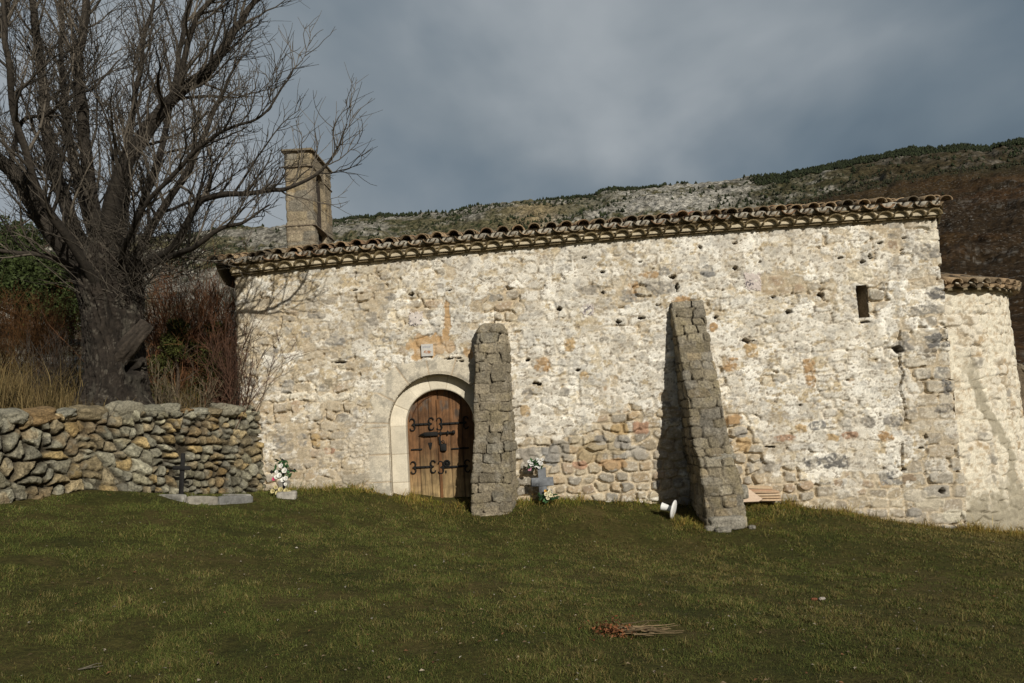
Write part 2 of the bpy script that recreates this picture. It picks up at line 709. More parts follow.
def make_hill(name, ctl, az0, az1, n_az, r0, r1, seed, base_z, colour, amp, power=1.15, ridge_amp=1.0, nt=190, tsplit=.55):
    ctl = np.array(ctl, float)
    D = np.array([ray(u, v) for u, v in ctl])
    az_c = np.degrees(np.arctan2(D[:, 0], D[:, 1]))
    el_c = D[:, 2] / np.hypot(D[:, 0], D[:, 1])
    az = np.linspace(az0, az1, n_az)
    el = np.interp(az, az_c, el_c)
    t = np.concatenate([np.linspace(0, tsplit, 40)[:-1], np.linspace(tsplit, 1, nt), [1.02, 1.06, 1.15, 1.4]])
    A, T = np.meshgrid(np.radians(az), t, indexing='ij')
    E = np.repeat(el[:, None], len(t), 1)
    R = r0 + (r1 - r0) * T
    x, y = R * np.sin(A), R * np.cos(A)
    zr = 1.6 + r1 * E
    k = 6.0 / (r1 - r0)
    n = fbm(x * k, y * k, seed, 6, 0.55)
    rn = 1 - np.abs(fbm(x * k * 2.3, y * k * 2.3, seed + 9, 5, 0.55) - 0.5) * 2
    prof = np.where(T <= 1, np.clip(T, 0, 1) ** power, 1 - (T - 1) * 1.5)
    env = np.clip(T * 4, 0, 1) * (0.35 + 0.65 * np.clip((1 - T) * 5, 0, 1))
    h = (n - 0.5) * amp + (rn - 0.8) * amp * 0.5
    fine = fbm(x * k * 11, y * k * 11, seed + 4, 5, .6) - .5
    h = h + fine * amp * 0.32
    ridge = (fbm(np.degrees(A) * 2.2, seed, 0, 4) - 0.5) * ridge_amp * np.clip((T - .8) * 5, 0, 1)
    z = base_z + (zr - base_z) * prof + h * env + ridge
    c = colour(x, y, z, T, A, n, rn)
    V = np.stack([x, y, z], -1)
    o = mk(name, V.reshape(-1, 3), gridfaces(len(az), len(t)), M_FAR if 'far' in name else M_NEAR, col=c.reshape(-1, 3))
    tag(o, kind='structure')
    return V, T


FAR_RIDGE = [(-700, 300), (-300, 262), (-100, 252), (0, 247), (60, 241), (150, 236), (220, 229), (330, 222), (390, 217), (440, 213), (480, 205),
             (540, 199), (588, 198), (610, 190), (650, 187), (700, 180), (750, 175), (779, 176), (800, 172), (827, 167), (872, 159), (905, 152), (945, 148), (1000, 146), (1024, 142),
             (1100, 134), (1300, 128), (2200, 150)]
NEAR_RIDGE = [(250, 420), (420, 340), (560, 300), (680, 250), (750, 220), (790, 203), (830, 192), (870, 183), (910, 176), (950, 169), (1000, 163), (1024, 159),
              (1100, 150), (1400, 130), (2500, 150)]


def far_col(x, y, z, T, A, n, rn):
    k = 0.016
    a = fbm(x * k, z * k * 2.2, y * k * .6, 6, 0.62)
    b = fbm(x * .11, z * .07, y * .05, 5, 0.68)
    c = np.empty(x.shape + (3,))
    c[:] = (0.19, 0.178, 0.150)                                          # bare limestone
    c = mixc(c, (0.29, 0.275, 0.24), sstep(0.52, 0.66, b) * 0.8)
    c = mixc(c, (0.055, 0.052, 0.045), sstep(0.47, 0.34, b) * 0.8)        # clefts and ledges
    c = mixc(c, (0.078, 0.070, 0.034), sstep(0.46, 0.60, a) * 0.88)        # scrub and dry grass
    c = mixc(c, (0.020, 0.028, 0.012), sstep(0.60, 0.66, fbm(x * .13, z * .2, y * .06, 4, .6)) * 0.9 * sstep(.4, .55, a + .05))
    d = np.degrees(A)
    tawny = np.exp(-((d - 2.2) / 1.8) ** 2) * sstep(0.5, 0.75, T) * sstep(.97, .9, T)
    c = mixc(c, (0.21, 0.165, 0.095), tawny * 0.8)
    lime = np.exp(-((d - 12.5) / 5.0) ** 2) * sstep(.36, .56, b)
    c = mixc(c, (0.33, .315, .28), lime * .85)
    east = sstep(15.5, 19.0, d + 3 * (a - .5))
    c = mixc(c, (0.048, 0.043, 0.022), east * .75 * sstep(.62, .42, b + .1 * (a - .5)))
    c = mixc(c, (0.036, 0.026, 0.014), sstep(21, 26, d) * .7)
    return c


def near_col(x, y, z, T, A, n, rn):
    k = 0.03
    a = fbm(x * k, z * k * 1.5, y * k, 5, 0.6)
    b = fbm(x * .55, z * .6, y * .3, 5, 0.7)
    c = np.empty(x.shape + (3,))
    c[:] = (0.046, 0.0255, 0.0115)                                          # brown heath
    c = mixc(c, (0.029, 0.0190, 0.010), sstep(0.45, 0.65, a))
    c = mixc(c, (0.050, 0.031, 0.014), sstep(0.60, 0.70, fbm(x * .02, z * .03, y * .02 + 9, 3)) * 0.6)
    c = mixc(c, (0.16, 0.15, 0.13), sstep(0.58, 0.66, b) * sstep(0.62, 0.70, fbm(x * .016 + 3, z * .045, y * .016, 4)) * 0.45)
    f = sstep(0.72, 0.95, T + 0.3 * (a - 0.5)) * 0.7
    c = mixc(c, (0.040, 0.034, 0.016), f)                                  # olive scrub near the crest
    return c


FV, FT = make_hill('far_hills', FAR_RIDGE, -46, 46, 1150, 250, 1150, 2.2, -10, far_col, 40, 1.1, 5.0)
NV, NTT = make_hill('brown_hill', NEAR_RIDGE, -6, 48, 1000, 60, 520, 6.1, -4, near_col, 11, 1.12, 2.5, tsplit=.3)


def forest(name, V, T, label, picks, hmin, hmax, colr):
    """far-off wood: hundreds of tiny conifers that read as one mass"""
    mb = MB()
    k = 5
    for P in picks:
        h = random.uniform(hmin, hmax)
        w = h * random.uniform(0.28, 0.55)
        rows = []
        for zz, rr in ((0, .4), (.16, 1.0), (.46, .72), (.75, .42), (1.0, .06)):
            ph = random.random()
            rows.append([[w * rr * math.cos((i + ph) / k * 6.283) * random.uniform(.75, 1.25),
                          w * rr * math.sin((i + ph) / k * 6.283) * random.uniform(.75, 1.25), zz * h - .06 * h] for i in range(k)])
        G = np.array(rows)
        G = np.concatenate([G, G[:, :1]], 1) + P
        mb.grid(G, np.array(colr) * random.uniform(0.6, 1.5))
    o = mb.build(name, M_LEAF, smooth=False)
    return tag(o, label, 'forest', kind='stuff')


def pick(V, T, n, dens):
    out = []
    nu, nv = T.shape
    while len(out) < n:
        i = rng.integers(0, nu, 40000)
        j = rng.integers(0, nv - 4, 40000)
        P = V[i, j]
        ok = rng.random(40000) < dens(P, T[i, j])
        out.extend(P[ok] + rng.uniform(-1.5, 1.5, (ok.sum(), 3)) * np.array([1, 1, 0]))
    return out[:n]


def far_d(P, t):
    n = fbm(P[:, 0] * .012, P[:, 1] * .012, 1.1, 4)
    east = sstep(16.5, 20.0, np.degrees(np.arctan2(P[:, 0], P[:, 1])))
    azd = np.degrees(np.arctan2(P[:, 0], P[:, 1]))
    open_ = 1 - .8 * np.exp(-((azd - 12.0) / 4.5) ** 2)
    base = np.where(t > .985, sstep(.35, .5, n), np.where(t > .6, (.06 * sstep(.46, .62, n) + .003) * open_, 0))
    return np.maximum(base, east * np.where(t > .93, .9 * sstep(.30, .42, n + 3 * (t - .96)), .03))


def near_d(P, t):
    n = fbm(P[:, 0] * .02, P[:, 1] * .02, 5.1, 4)
    return np.where(t > .90, .30 * sstep(.45, .6, n), np.where(t > .5, .006 * sstep(.4, .6, n), 0))


forest('far_wood', FV, FT, 'dark scattered conifers along the far rocky crest', pick(FV, FT, 12000, far_d), 2.4, 5.0, (0.018, 0.024, 0.009))
forest('hill_scrub', NV, NTT, 'thin scatter of dark scrub and young pines on the brown hill', pick(NV, NTT, 1500, near_d), .8, 2.2, (0.022, 0.024, 0.010))

# ================================================================= CHAPEL
chapel = thing('chapel', tuple(WALL_O), 'old stone chapel with flaking white plaster, clay tiled eaves and a bell gable', 'chapel', rz=-PHI)
HW = 3.0                                             # half width of the nave

_top = [(237, 276), (271, 270), (334, 266), (400, 259.5), (525, 247), (560, 244), (640, 239), (675, 234), (700, 232), (780, 228), (830, 224), (920, 219)]
_tw = np.array([px2w(u, v) for u, v in _top])
_zt = np.polyfit(_tw[:, 0], _tw[:, 1], 2)


def zt(s):
    return np.polyval(_zt, s)


# door geometry on the wall
DC_S, DC_Z = px2w(438.6, 424)
R_LEAF, R_RING, R_OUT = 0.59, 0.80, 0.85
DOOR_BOT = px2w(437, 509)[1]
RING_P, LEAF_P = -0.17, -0.36


def arch_d(s, z, r):
    """signed distance inside an arched opening of radius r (positive inside)"""
    ds = np.abs(s - DC_S)
    return np.where(z > DC_Z, r - np.hypot(ds, z - DC_Z), r - ds)


def facade():
    step = 0.0155
    # plan profile: west return, long wall, east return
    back = HW * 2
    s_f = np.arange(SL, SR + step, step)
    s_f = np.linspace(SL, SR, len(s_f))
    rb = np.array([back, 4.5, 3, 2, 1.2, .8, .5, .3, .2, .12, .06])
    zb = -1.6
    nz = int((zt(0) - zb + 0.35) / step)
    tz = np.linspace(0, 1, nz)
    # 1: front
    s = np.repeat(s_f[:, None], nz, 1)
    ztop = zt(s) + 0.02
    z = zb + (ztop - zb) * tz[None, :]
    sh = s.shape
    # ---- masonry
    e1, r1 = masonry(s, z, 0.165, 0.27, 3, q=3.2, jit=0.36, warp=0.12)      # general rubble
    e2, r2 = masonry(s + 3, z, 0.215, 0.42, 8, q=4.5, jit=0.20, warp=0.05)  # quoins, larger blocks
    quoin = sstep(-0.95, -0.62, s - SR + 0.22 * (vnoise(z * 4.5, 0, 3) - 0.5) * 2) 
    quoin = (quoin > 0.5)
    e = np.where(quoin, e2, e1)
    r = [np.where(quoin, b, a) for a, b in zip(r1, r2)]
    # ---- zones
    def W_(u, v):
        return px2w(u, v)
    nz1 = fbm(s * 1.3, z * 1.3, 4.0, 4)
    nz2 = fbm(s * 4, z * 4, 8.0, 4)
    # lower exposed strip between and beyond the buttresses
    ex = np.interp(s, [W_(u, 400)[0] for u in (500, 520, 560, 600, 650, 690, 720, 745, 762, 785, 830, 900, 948)],
                   [W_(u, v)[1] for u, v in ((500, 452), (520, 440), (560, 432), (600, 418), (650, 405), (690, 395), (720, 398), (745, 415), (762, 458), (785, 474), (830, 480), (900, 482), (948, 470))])
    bare = sstep(-0.10, 0.10, ex - z + (nz2 - 0.5) * 0.7)
    bare = np.where(s < W_(505, 400)[0], 0, bare)
    # left end
    xl = W_(372, 380)[0]
    left = sstep(0.5, -0.6, s - xl) * sstep(W_(300, 318)[1], W_(300, 385)[1], z + (nz1 - .5) * 0.9)
    left = np.maximum(left, sstep(0.9, -0.1, s - SL + (nz1 - .5) * 1.4) * 0.85)
    bare = np.maximum(bare, left * 0.75)
    bare = np.maximum(bare, np.where(quoin, 0.62 + 0.5 * (nz2 - 0.5), 0))
    topband = sstep(1.25, 0.5, zt(s) - z + (nz1 - .5) * 1.5) * sstep(W_(800, 230)[0], W_(850, 230)[0], s + (nz2 - .5) * .8) * 0.5
    bare = np.maximum(bare, topband)
    mid = sstep(0.30, 0.12, np.abs(z - np.interp(s, [-5, 1, 3, 6], [3.55, 3.45, 3.55, 3.3])) + (nz1 - .5) * .9) * 0.5
    bare = np.maximum(bare, mid)
    # ---- plaster cover
    cov = 0.10 + 1.55 * (fbm(s * 2.6, z * 3.2, 21.0, 5, 0.6) - 0.5) + 0.70 - 0.62 * bare + 0.22 * (r[2] - 0.5) * (1 - bare * .4)
    pl = sstep(0.40, 0.52, cov)
    # ---- stone colours
    pal = np.array([(0.35, 0.29, 0.205), (0.295, 0.262, 0.21), (0.41, 0.345, 0.245), (0.255, 0.237, 0.205), (0.375, 0.285, 0.18), (0.33, 0.285, 0.22),
                    (0.45, 0.39, 0.29), (0.345, 0.26, 0.18)])
    ci = np.clip((r[0] * len(pal)).astype(int), 0, len(pal) - 1)
    stone = pal[ci] * (0.82 + 0.36 * r[1])[..., None]
    stone = mixc(stone, (0.31, 0.292, 0.255), np.where(quoin, .55, 0.0))
    grain = fbm(s * 16, z * 22, 2.0, 4, 0.6)
    stone = stone * (0.72 + 0.56 * grain)[..., None]
    smear = np.where(ex > z, 0.0, 0.55) * sstep(.36, .6, fbm(s * 4.5, z * 5.5, 12.0, 5, .65))
    stone = mixc(stone, (0.43, 0.355, 0.25), smear)
    # whitewash left on stones
    ww = sstep(0.50, 0.60, fbm(s * 7, z * 9, 31.0, 5, 0.65) + 0.14 * (r[3] - 0.5)) * np.where(ex > z, 0.12, 0.26 + 0.36 * sstep(-3, 1, s))
    stone = mixc(stone, (0.64, 0.585, 0.475), ww)
    mortar = np.empty(sh + (3,))
    mortar[:] = (0.44, 0.365, 0.255)
    mortar = mixc(mortar, (0.52, 0.44, 0.32), sstep(0.42, 0.62, nz2))
    jw = 0.012 + 0.010 * vnoise(s * 9, z * 9, 5)
    jm = sstep(jw + 0.012, jw, e)
    deep = sstep(0.57, 0.64, fbm(s * 3.1, z * 3.1, 55, 4, 0.6)) * jm              # raked-out joints
    deepall = sstep(W_(515, 400)[0], W_(530, 400)[0], s) * sstep(W_(770, 400)[0], W_(740, 400)[0], s) * sstep(0, .2, ex - z)
    deep = np.maximum(deep, jm * 0.55 * deepall)
    c = mixc(stone, (0, 0, 0), np.zeros(sh))
    c = c * (1 - jm[..., None]) + mortar * jm[..., None]
    dome = np.clip(e / 0.05, 0, 1)
    dome = np.clip(e / 0.03, 0, 1)
    rl = np.where(ex > z, 1.0, np.where(quoin, .55, 0.34))
    hgt = 0.012 + rl * (0.020 * (1 - (1 - dome) ** 2.0) + 0.026 * (r[1] - 0.5) * (1 - jm)) + 0.014 * (grain - 0.5) + 0.014 * (fbm(s * 6, z * 8, 19, 4, .6) - .5)
    hgt = hgt - 0.055 * deep
    # ---- plaster colours: white lime skin flaking off tan render
    rgt = sstep(-4.0, 0.8, s) * .105 - .065
    fl = rgt + 0.5 + 0.6 * (fbm(s * 14, z * 19, 61.0, 5, 0.7) - .5) + 0.55 * (fbm(s * 5, z * 6.5, 66.0, 4, 0.6) - .5) + 0.25 * (fbm(s * 1.6, z * 1.6, 14.0, 4) - 0.5)
    white = sstep(0.415, 0.50, fl)
    pc = np.empty(sh + (3,))
    pc[:] = (0.455, 0.372, 0.245)
    pc = mixc(pc, (0.57, 0.50, 0.375), sstep(0.4, 0.6, fbm(s * 5, z * 5, 44, 3)))
    wcol = np.empty(sh + (3,))
    wcol[:] = (0.70, 0.66, 0.575)
    wcol = mixc(wcol, (0.75, 0.72, 0.645), sstep(0.5, 0.66, fbm(s * 3, z * 3, 91, 4)))
    pc = pc * (1 - white[..., None]) + wcol * white[..., None]
    tone = fbm(s * 1.1, z * 1.5, 140, 4, .55)
    pc = pc * ((0.90 + 0.20 * r[1]) * (0.90 + 0.24 * tone))[..., None]
    pc = mixc(pc, (0.40, 0.325, 0.215), jm * .42 * sstep(.42, .56, fbm(s * 2.2, z * 2.8, 150, 4, .6)))
    pc = mixc(pc, (0.40, .365, .30), sstep(.60, .68, r[3] * .55 + .45 * fbm(s * 5, z * 5, 160, 4, .65)) * (1 - jm) * .6)
    pit = sstep(0.605, 0.66, fbm(s * 21, z * 32, 71.0, 4, 0.65))
    pc = mixc(pc, (0.23, 0.19, 0.145), pit * 0.8)
    gs = sstep(0.60, 0.70, fbm(s * 6, z * 8, 17.0, 4, 0.6))
    pc = mixc(pc, (0.36, 0.345, 0.315), gs * 0.55)
    ph = 0.028 + 0.005 * white + 0.022 * (fbm(s * 3, z * 3, 10, 3) - 0.5) + 0.010 * (fbm(s * 12, z * 14, 61, 4, 0.65) - 0.5) - 0.010 * pit + 0.42 * (hgt - 0.02)
    c = c * (1 - pl[..., None]) + pc * pl[..., None]
    hgt = hgt * (1 - pl) + ph * pl
    oj = sstep(0.010, 0.003, e) * sstep(0.60, 0.68, fbm(s * 3.7 + 9, z * 5.4, 28, 5, .7)) * .8
    hgt = hgt - 0.05 * oj
    c = mixc(c, (0.17, 0.135, 0.095), oj * 0.75)
    # finest grain: grit and flecks
    fg = fbm(s * 33, z * 40, 83.0, 3, .7)
    c = c * (0.70 + 0.60 * fg)[..., None]
    c = mixc(c, (0.70, 0.66, 0.57), sstep(.63, .70, fbm(s * 27 + 7, z * 34, 93.0, 3, .65)) * .55)
    hgt = hgt + 0.010 * (fg - .5)
    # ---- individual stones and patches read off the wall
    def blob(u, v, wpx, hpx, rough=0.5, box=2.0):
        s0, z0 = W_(u, v)
        ds = np.abs(s - s0) / (wpx / 118)
        dz = np.abs(z - z0) / (hpx / 118)
        near = (ds < 2.2) & (dz < 2.2)
        m = np.zeros(sh)
        if near.any():
            d = (ds[near] ** box + dz[near] ** box) ** (1 / box)
            d = d + rough * (fbm(s[near] * 10, z[near] * 10, u * 0.37, 3) - 0.5) * 1.6
            m[near] = sstep(1.08, 0.92, d)
        return m
    GREY, DARK, BLUE = (0.275, 0.255, 0.222), (0.155, 0.148, 0.137), (0.225, 0.218, 0.205)
    ORAN, OCH, WHT, RED = (0.39, 0.26, 0.14), (0.42, 0.305, 0.17), (0.64, 0.59, 0.485), (0.36, 0.225, 0.15)
    stones = [
        (938, 294, 20, 11, DARK), (926, 252, 27, 14, GREY), (938, 341, 31, 13, DARK), (922, 310, 42, 9, GREY), (928, 225, 24, 9, WHT), (929, 238, 18, 12, WHT),
        (926, 282, 30, 10, (0.44, .37, .27)), (902, 346, 22, 14, GREY), (945, 408, 22, 9, DARK), (946, 386, 8, 14, DARK), (930, 353, 12, 9, (.2, .17, .13)),
        (812, 462, 18, 11, DARK), (835, 461, 24, 13, DARK), (887, 478, 15, 13, BLUE), (762, 467, 24, 14, GREY), (909, 478, 13, 10, (.25, .19, .13)),
        (868, 422, 14, 9, GREY), (893, 421, 20, 11, GREY), (817, 425, 16, 9, BLUE), (886, 436, 14, 9, ORAN), (801, 428, 12, 8, OCH), (784, 438, 22, 6, RED), (850, 435, 14, 7, RED),
        (832, 437, 14, 6, OCH), (809, 374, 11, 28, ORAN), (730, 364, 14, 12, ORAN), (714, 328, 8, 8, ORAN), (750, 350, 13, 13, OCH),
        (542, 364, 15, 15, ORAN), (584, 375, 8, 7, OCH), (528, 394, 10, 10, GREY), (565, 392, 9, 9, GREY), (570, 345, 12, 12, OCH), (525, 411, 9, 9, OCH), (604, 340, 10, 6, GREY),
        (632, 290, 11, 17, ORAN), (662, 288, 27, 13, GREY), (707, 271, 15, 11, BLUE), (634, 298, 26, 8, GREY), (590, 290, 24, 9, GREY), (680, 300, 20, 6, ORAN), (648, 275, 18, 6, ORAN), (665, 272, 11, 9, GREY),
        (336, 341, 19, 9, BLUE), (272, 352, 14, 9, BLUE), (317, 315, 18, 8, GREY), (373, 321, 12, 8, GREY), (390, 297, 12, 7, GREY), (387, 340, 11, 6, GREY), (306, 335, 11, 6, BLUE),
        (316, 386, 10, 12, WHT), (300, 396, 30, 7, WHT), (335, 397, 44, 7, WHT), (280, 440, 13, 14, GREY), (303, 440, 9, 12, BLUE), (332, 384, 14, 10, (.33, .28, .2)), (288, 387, 12, 14, GREY),
        (316, 440, 10, 12, (0.40, .28, .13)), (330, 451, 12, 6, RED), (365, 448, 48, 30, (0.56, .50, .40)), (357, 479, 32, 10, (.36, .32, .25)),
        (590, 452, 24, 19, (.36, .28, .17)), (560, 450, 22, 18, (.30, .27, .22)), (620, 429, 18, 11, (.40, .29, .15)), (640, 428, 16, 13, RED), (578, 441, 16, 10, (.42, .36, .26)), (612, 464, 28, 10, ORAN), (580, 465, 15, 8, RED),
        (596, 447, 20, 16, (.37, .30, .19)), (615, 445, 20, 17, (.37, .31, .21)), (637, 452, 20, 13, (.36, .33, .28)), (601, 440, 11, 10, DARK), (622, 442, 15, 12, GREY), (530, 455, 20, 16, GREY), (552, 455, 17, 19, (.27, .26, .24)),
        (733, 420, 16, 10, ORAN), (745, 444, 16, 12, OCH), (740, 432, 13, 9, GREY), (746, 420, 6, 13, WHT),
        (930, 502, 26, 12, (.50, .45, .35)), (915, 496, 22, 11, (.50, .45, .36)), (955, 515, 30, 12, (.52, .48, .38)), (913, 512, 14, 10, GREY), (860, 275, 22, 16, (.58, .52, .4)),
    ]
    for (u, v, wp, hp, col) in stones:
        m = blob(u, v, wp * 1.04, hp * 1.06, 0.75 if col in (ORAN, OCH, WHT) else 0.5, 2.6)
        m = m * (1 - 0.75 * sstep(.50, .62, fbm(s * 15, z * 18, 5.0 + u * .1, 4, .65))) if not (ex > z)[m > .5].all() else m
        gcol = np.asarray(col)[None, None] * ((0.68 + 0.62 * grain) * (.75 + .5 * fg))[..., None]
        wsh = sstep(0.54, 0.62, fbm(s * 9, z * 11, 33.0 + u, 4, .6)) * 0.5 if col in (GREY, DARK, BLUE) else np.zeros(sh)
        gcol = mixc(gcol, (0.55, 0.50, 0.41), wsh)
        c = c * (1 - m[..., None]) + gcol * m[..., None]
        edge = m * (1 - m) * 4
        hgt = hgt + 0.010 * m - 0.012 * edge
    # orange render round the plaque and the streak beside it
    pa = np.maximum(blob(425, 347, 34, 24, 0.7, 3) * (1 - blob(427, 352, 16, 8, 0.4) * .0), 0)
    for (u, v, a_, b_) in ((447, 310, 5, 18), (448, 322, 6, 18), (446, 335, 7, 18), (450, 347, 11, 12), (468, 354, 10, 10), (447, 330, 5, 40)):
        pa = np.maximum(pa, blob(u, v, a_, b_, 0.8))
    c = mixc(c, (0.43, 0.275, 0.13), pa * 0.9 * (0.7 + 0.3 * sstep(.35, .55, nz2)))
    hgt = hgt - 0.012 * pa
    # flush voussoirs of the outer arch round the door
    rr = np.hypot(s - DC_S, z - DC_Z)
    ang = np.degrees(np.arctan2(z - DC_Z, s - DC_S))
    ring = sstep(R_OUT + 0.35, R_OUT + 0.31, rr + 0.09 * (vnoise(ang * .09, 0, 2) - .5) * 2) * (z > DC_Z)
    jamb = (z <= DC_Z) * sstep(0.34, 0.30, np.abs(s - DC_S) - R_OUT + .12 * (vnoise(z * 2.2, 3, 1) - .5)) * (s < DC_S)
    av = np.where(z > DC_Z, (ang + 6) / 26.0, (z - DC_Z) / 0.46 + 30)
    ai = np.floor(av)
    af = np.abs(av - ai - 0.5)
    vj = sstep(0.465, 0.49, af)
    vr = _hash(ai.astype(np.int64), np.zeros_like(ai, dtype=np.int64), np.zeros_like(ai, dtype=np.int64) + 4)
    vcol = np.asarray((0.42, 0.385, 0.315))[None, None] * (0.8 + 0.35 * vr)[..., None] * (0.75 + 0.5 * grain)[..., None]
    vcol = mixc(vcol, (0.62, 0.56, 0.445), sstep(0.42, 0.56, fbm(s * 8, z * 8, 13, 5, .65)) * 0.8)
    vcol = vcol * (.78 + .44 * fbm(s * 30, z * 36, 6, 3, .7))[..., None]
    vcol = mixc(vcol, (0.40, 0.30, 0.19), vj * 0.8)
    vm = np.maximum(ring, jamb)
    c = c * (1 - vm[..., None]) + vcol * vm[..., None]
    hgt = hgt * (1 - vm) + (0.032 - 0.012 * vj + 0.010 * (grain - .5)) * vm
    # holes and cracks, their inner shade painted dark as well
    holes = [(604, 272, 5, 3), (603, 292, 4, 5), (653, 269, 5, 3), (673, 277, 9, 4), (677, 288, 3, 8), (642, 318, 8, 4), (735, 268, 4, 6), (560, 309, 4, 4), (819, 295, 5, 7), (788, 312, 6, 5),
             (746, 341, 9, 4), (716, 317, 4, 4), (897, 350, 7, 11), (772, 297, 4, 3), (354, 290, 5, 3), (413, 294, 7, 4), (436, 263, 4, 3), (449, 290, 6, 2), (536, 383, 6, 3), (578, 370, 3, 3), (528, 360, 3, 3),
             (925, 437, 3, 10), (902, 470, 6, 4), (941, 491, 5, 8), (920, 448, 9, 3), (455, 358, 22, 3), (463, 361, 10, 3), (880, 243, 6, 4), (690, 318, 8, 3), (657, 305, 5, 3), (540, 384, 5, 3), (862, 262, 3, 3),
             (246, 378, 8, 3), (341, 362, 12, 2), (255, 410, 10, 3), (925, 222, 4, 5), (839, 258, 5, 3), (870, 257, 4, 6), (905, 238, 6, 3), (760, 262, 4, 3), (703, 275, 3, 4), (618, 322, 4, 3), (500, 300, 4, 2), (488, 279, 4, 2),
             (395, 262, 4, 2), (584, 258, 4, 3), (640, 262, 4, 2), (700, 247, 4, 3), (734, 243, 6, 3), (770, 447, 8, 2), (866, 322, 10, 3), (847, 380, 4, 2), (800, 405, 4, 2)]
    hole = np.zeros(sh)
    for (u, v, a_, b_) in holes:
        hole = np.maximum(hole, blob(u, v, a_ * (.85 + .5 * ((u * 7) % 10) / 10), b_ * (.55 + .45 * ((u * 3 + v) % 10) / 10), 1.9, 1.4))
    crack = [(899, 330), (898, 352), (902, 372), (899, 388), (903, 405), (905, 415), (903, 440), (901, 470)]
    cw = np.array([W_(*q) for q in crack])
    cs = np.interp(z, cw[::-1, 1], cw[::-1, 0]) + 0.05 * (fbm(z * 5, 0, 3, 3) - .5)
    inz = (z > cw[-1, 1]) & (z < cw[0, 1])
    ck = sstep(0.018, 0.006, np.abs(s - cs)) * inz * sstep(0.36, 0.5, fbm(z * 3, 2, 8, 2))
    hole = np.maximum(hole, ck * 0.8)
    hgt = hgt - 0.17 * hole
    c = mixc(c, (0.11, 0.088, 0.062), hole * 0.85)
    # grime under the eaves and at the foot, of its own shape
    gr = sstep(0.50, 0.66, fbm(s * 2.1, z * 0.9, 77, 4)) * 0.22
    c = mixc(c, (0.34, 0.285, 0.21), gr)
    # slit window
    ws, wz = px2w(862, 302)
    slit = (np.abs(s - ws) < 0.098) & (np.abs(z - wz) < 0.285)
    inside = (arch_d(s, z, R_OUT) > -0.004) & (z > -2)
    # keep the relief out of the door edge
    ed = np.clip(-arch_d(s, z, R_OUT) / 0.05, 0, 1)
    hgt = hgt * (0.35 + 0.65 * ed)
    y = -hgt
    # rounded corners at both ends
    for c0, sg in ((SL, 1), (SR, -1)):
        dd = np.clip(1 - (s - c0) * sg / 0.07, 0, 1)
        y = y + 0.045 * dd ** 2
    # ragged right corner: quoins stand out or back a little
    ks = sstep(0.25, 0.0, SR - s)
    s2 = s + ks * (0.05 * (r[1] - 0.5) + 0.02 * (e2 < 0.015) * -1)
    V = np.stack([s2, y, z], -1)
    vin = inside | slit
    cell = vin[:-1, :-1] & vin[1:, :-1] & vin[:-1, 1:] & vin[1:, 1:]
    F = gridfaces(sh[0], sh[1], keep=~cell)
    Vs, Cs, Fs = [V.reshape(-1, 3)], [c.reshape(-1, 3)], [F]
    off = V.reshape(-1, 3).shape[0]
    # returns round both corners
    for end, sx in ((0, -1), (-1, 1)):
        rbk = np.array(sorted(list(np.linspace(0, 0.6, 24)) + [1.0, 1.6, 2.4, 3.4, 4.6, back]))
        zc = np.repeat(z[end][None], len(rbk), 0)
        yc = np.repeat(rbk[:, None], nz, 1)
        ee, rr_ = masonry(yc + 7, zc, 0.20, 0.36, 9, q=4, jit=0.25, warp=0.05)
        ccx = pal[np.clip((rr_[0] * len(pal)).astype(int), 0, len(pal) - 1)] * (0.8 + .3 * rr_[1])[..., None]
        ccx = mixc(ccx, (0.45, 0.37, 0.26), sstep(0.03, 0.015, ee))
        xx = s2[end][None] + sx * 0.02 * np.clip(ee / .04, 0, 1) * np.clip(yc / .1, 0, 1)
        G = np.stack([xx + np.zeros_like(yc), np.where(yc == 0, y[end][None], y[end][None] * 0 + yc), zc], -1)
        Vs.append(G.reshape(-1, 3))
        Cs.append(ccx.reshape(-1, 3))
        Fs.append(gridfaces(len(rbk), nz) + off)
        off += len(rbk) * nz
    # north wall and gable fill, out of sight
    zn = float(zt(0))
    q = np.array([[SL, back, zb], [SR, back, zb], [SR, back, zn], [SL, back, zn]])
    Vs.append(q)
    Cs.append(np.tile((0.4, .35, .27), (4, 1)))
    Fs.append(np.array([[0, 1, 2, 3]]) + off)
    off += 4
    wall = mk('wall', np.concatenate(Vs), np.concatenate(Fs), M_WALL, chapel, np.concatenate(Cs))
    return ws, wz


WS, WZ = facade()


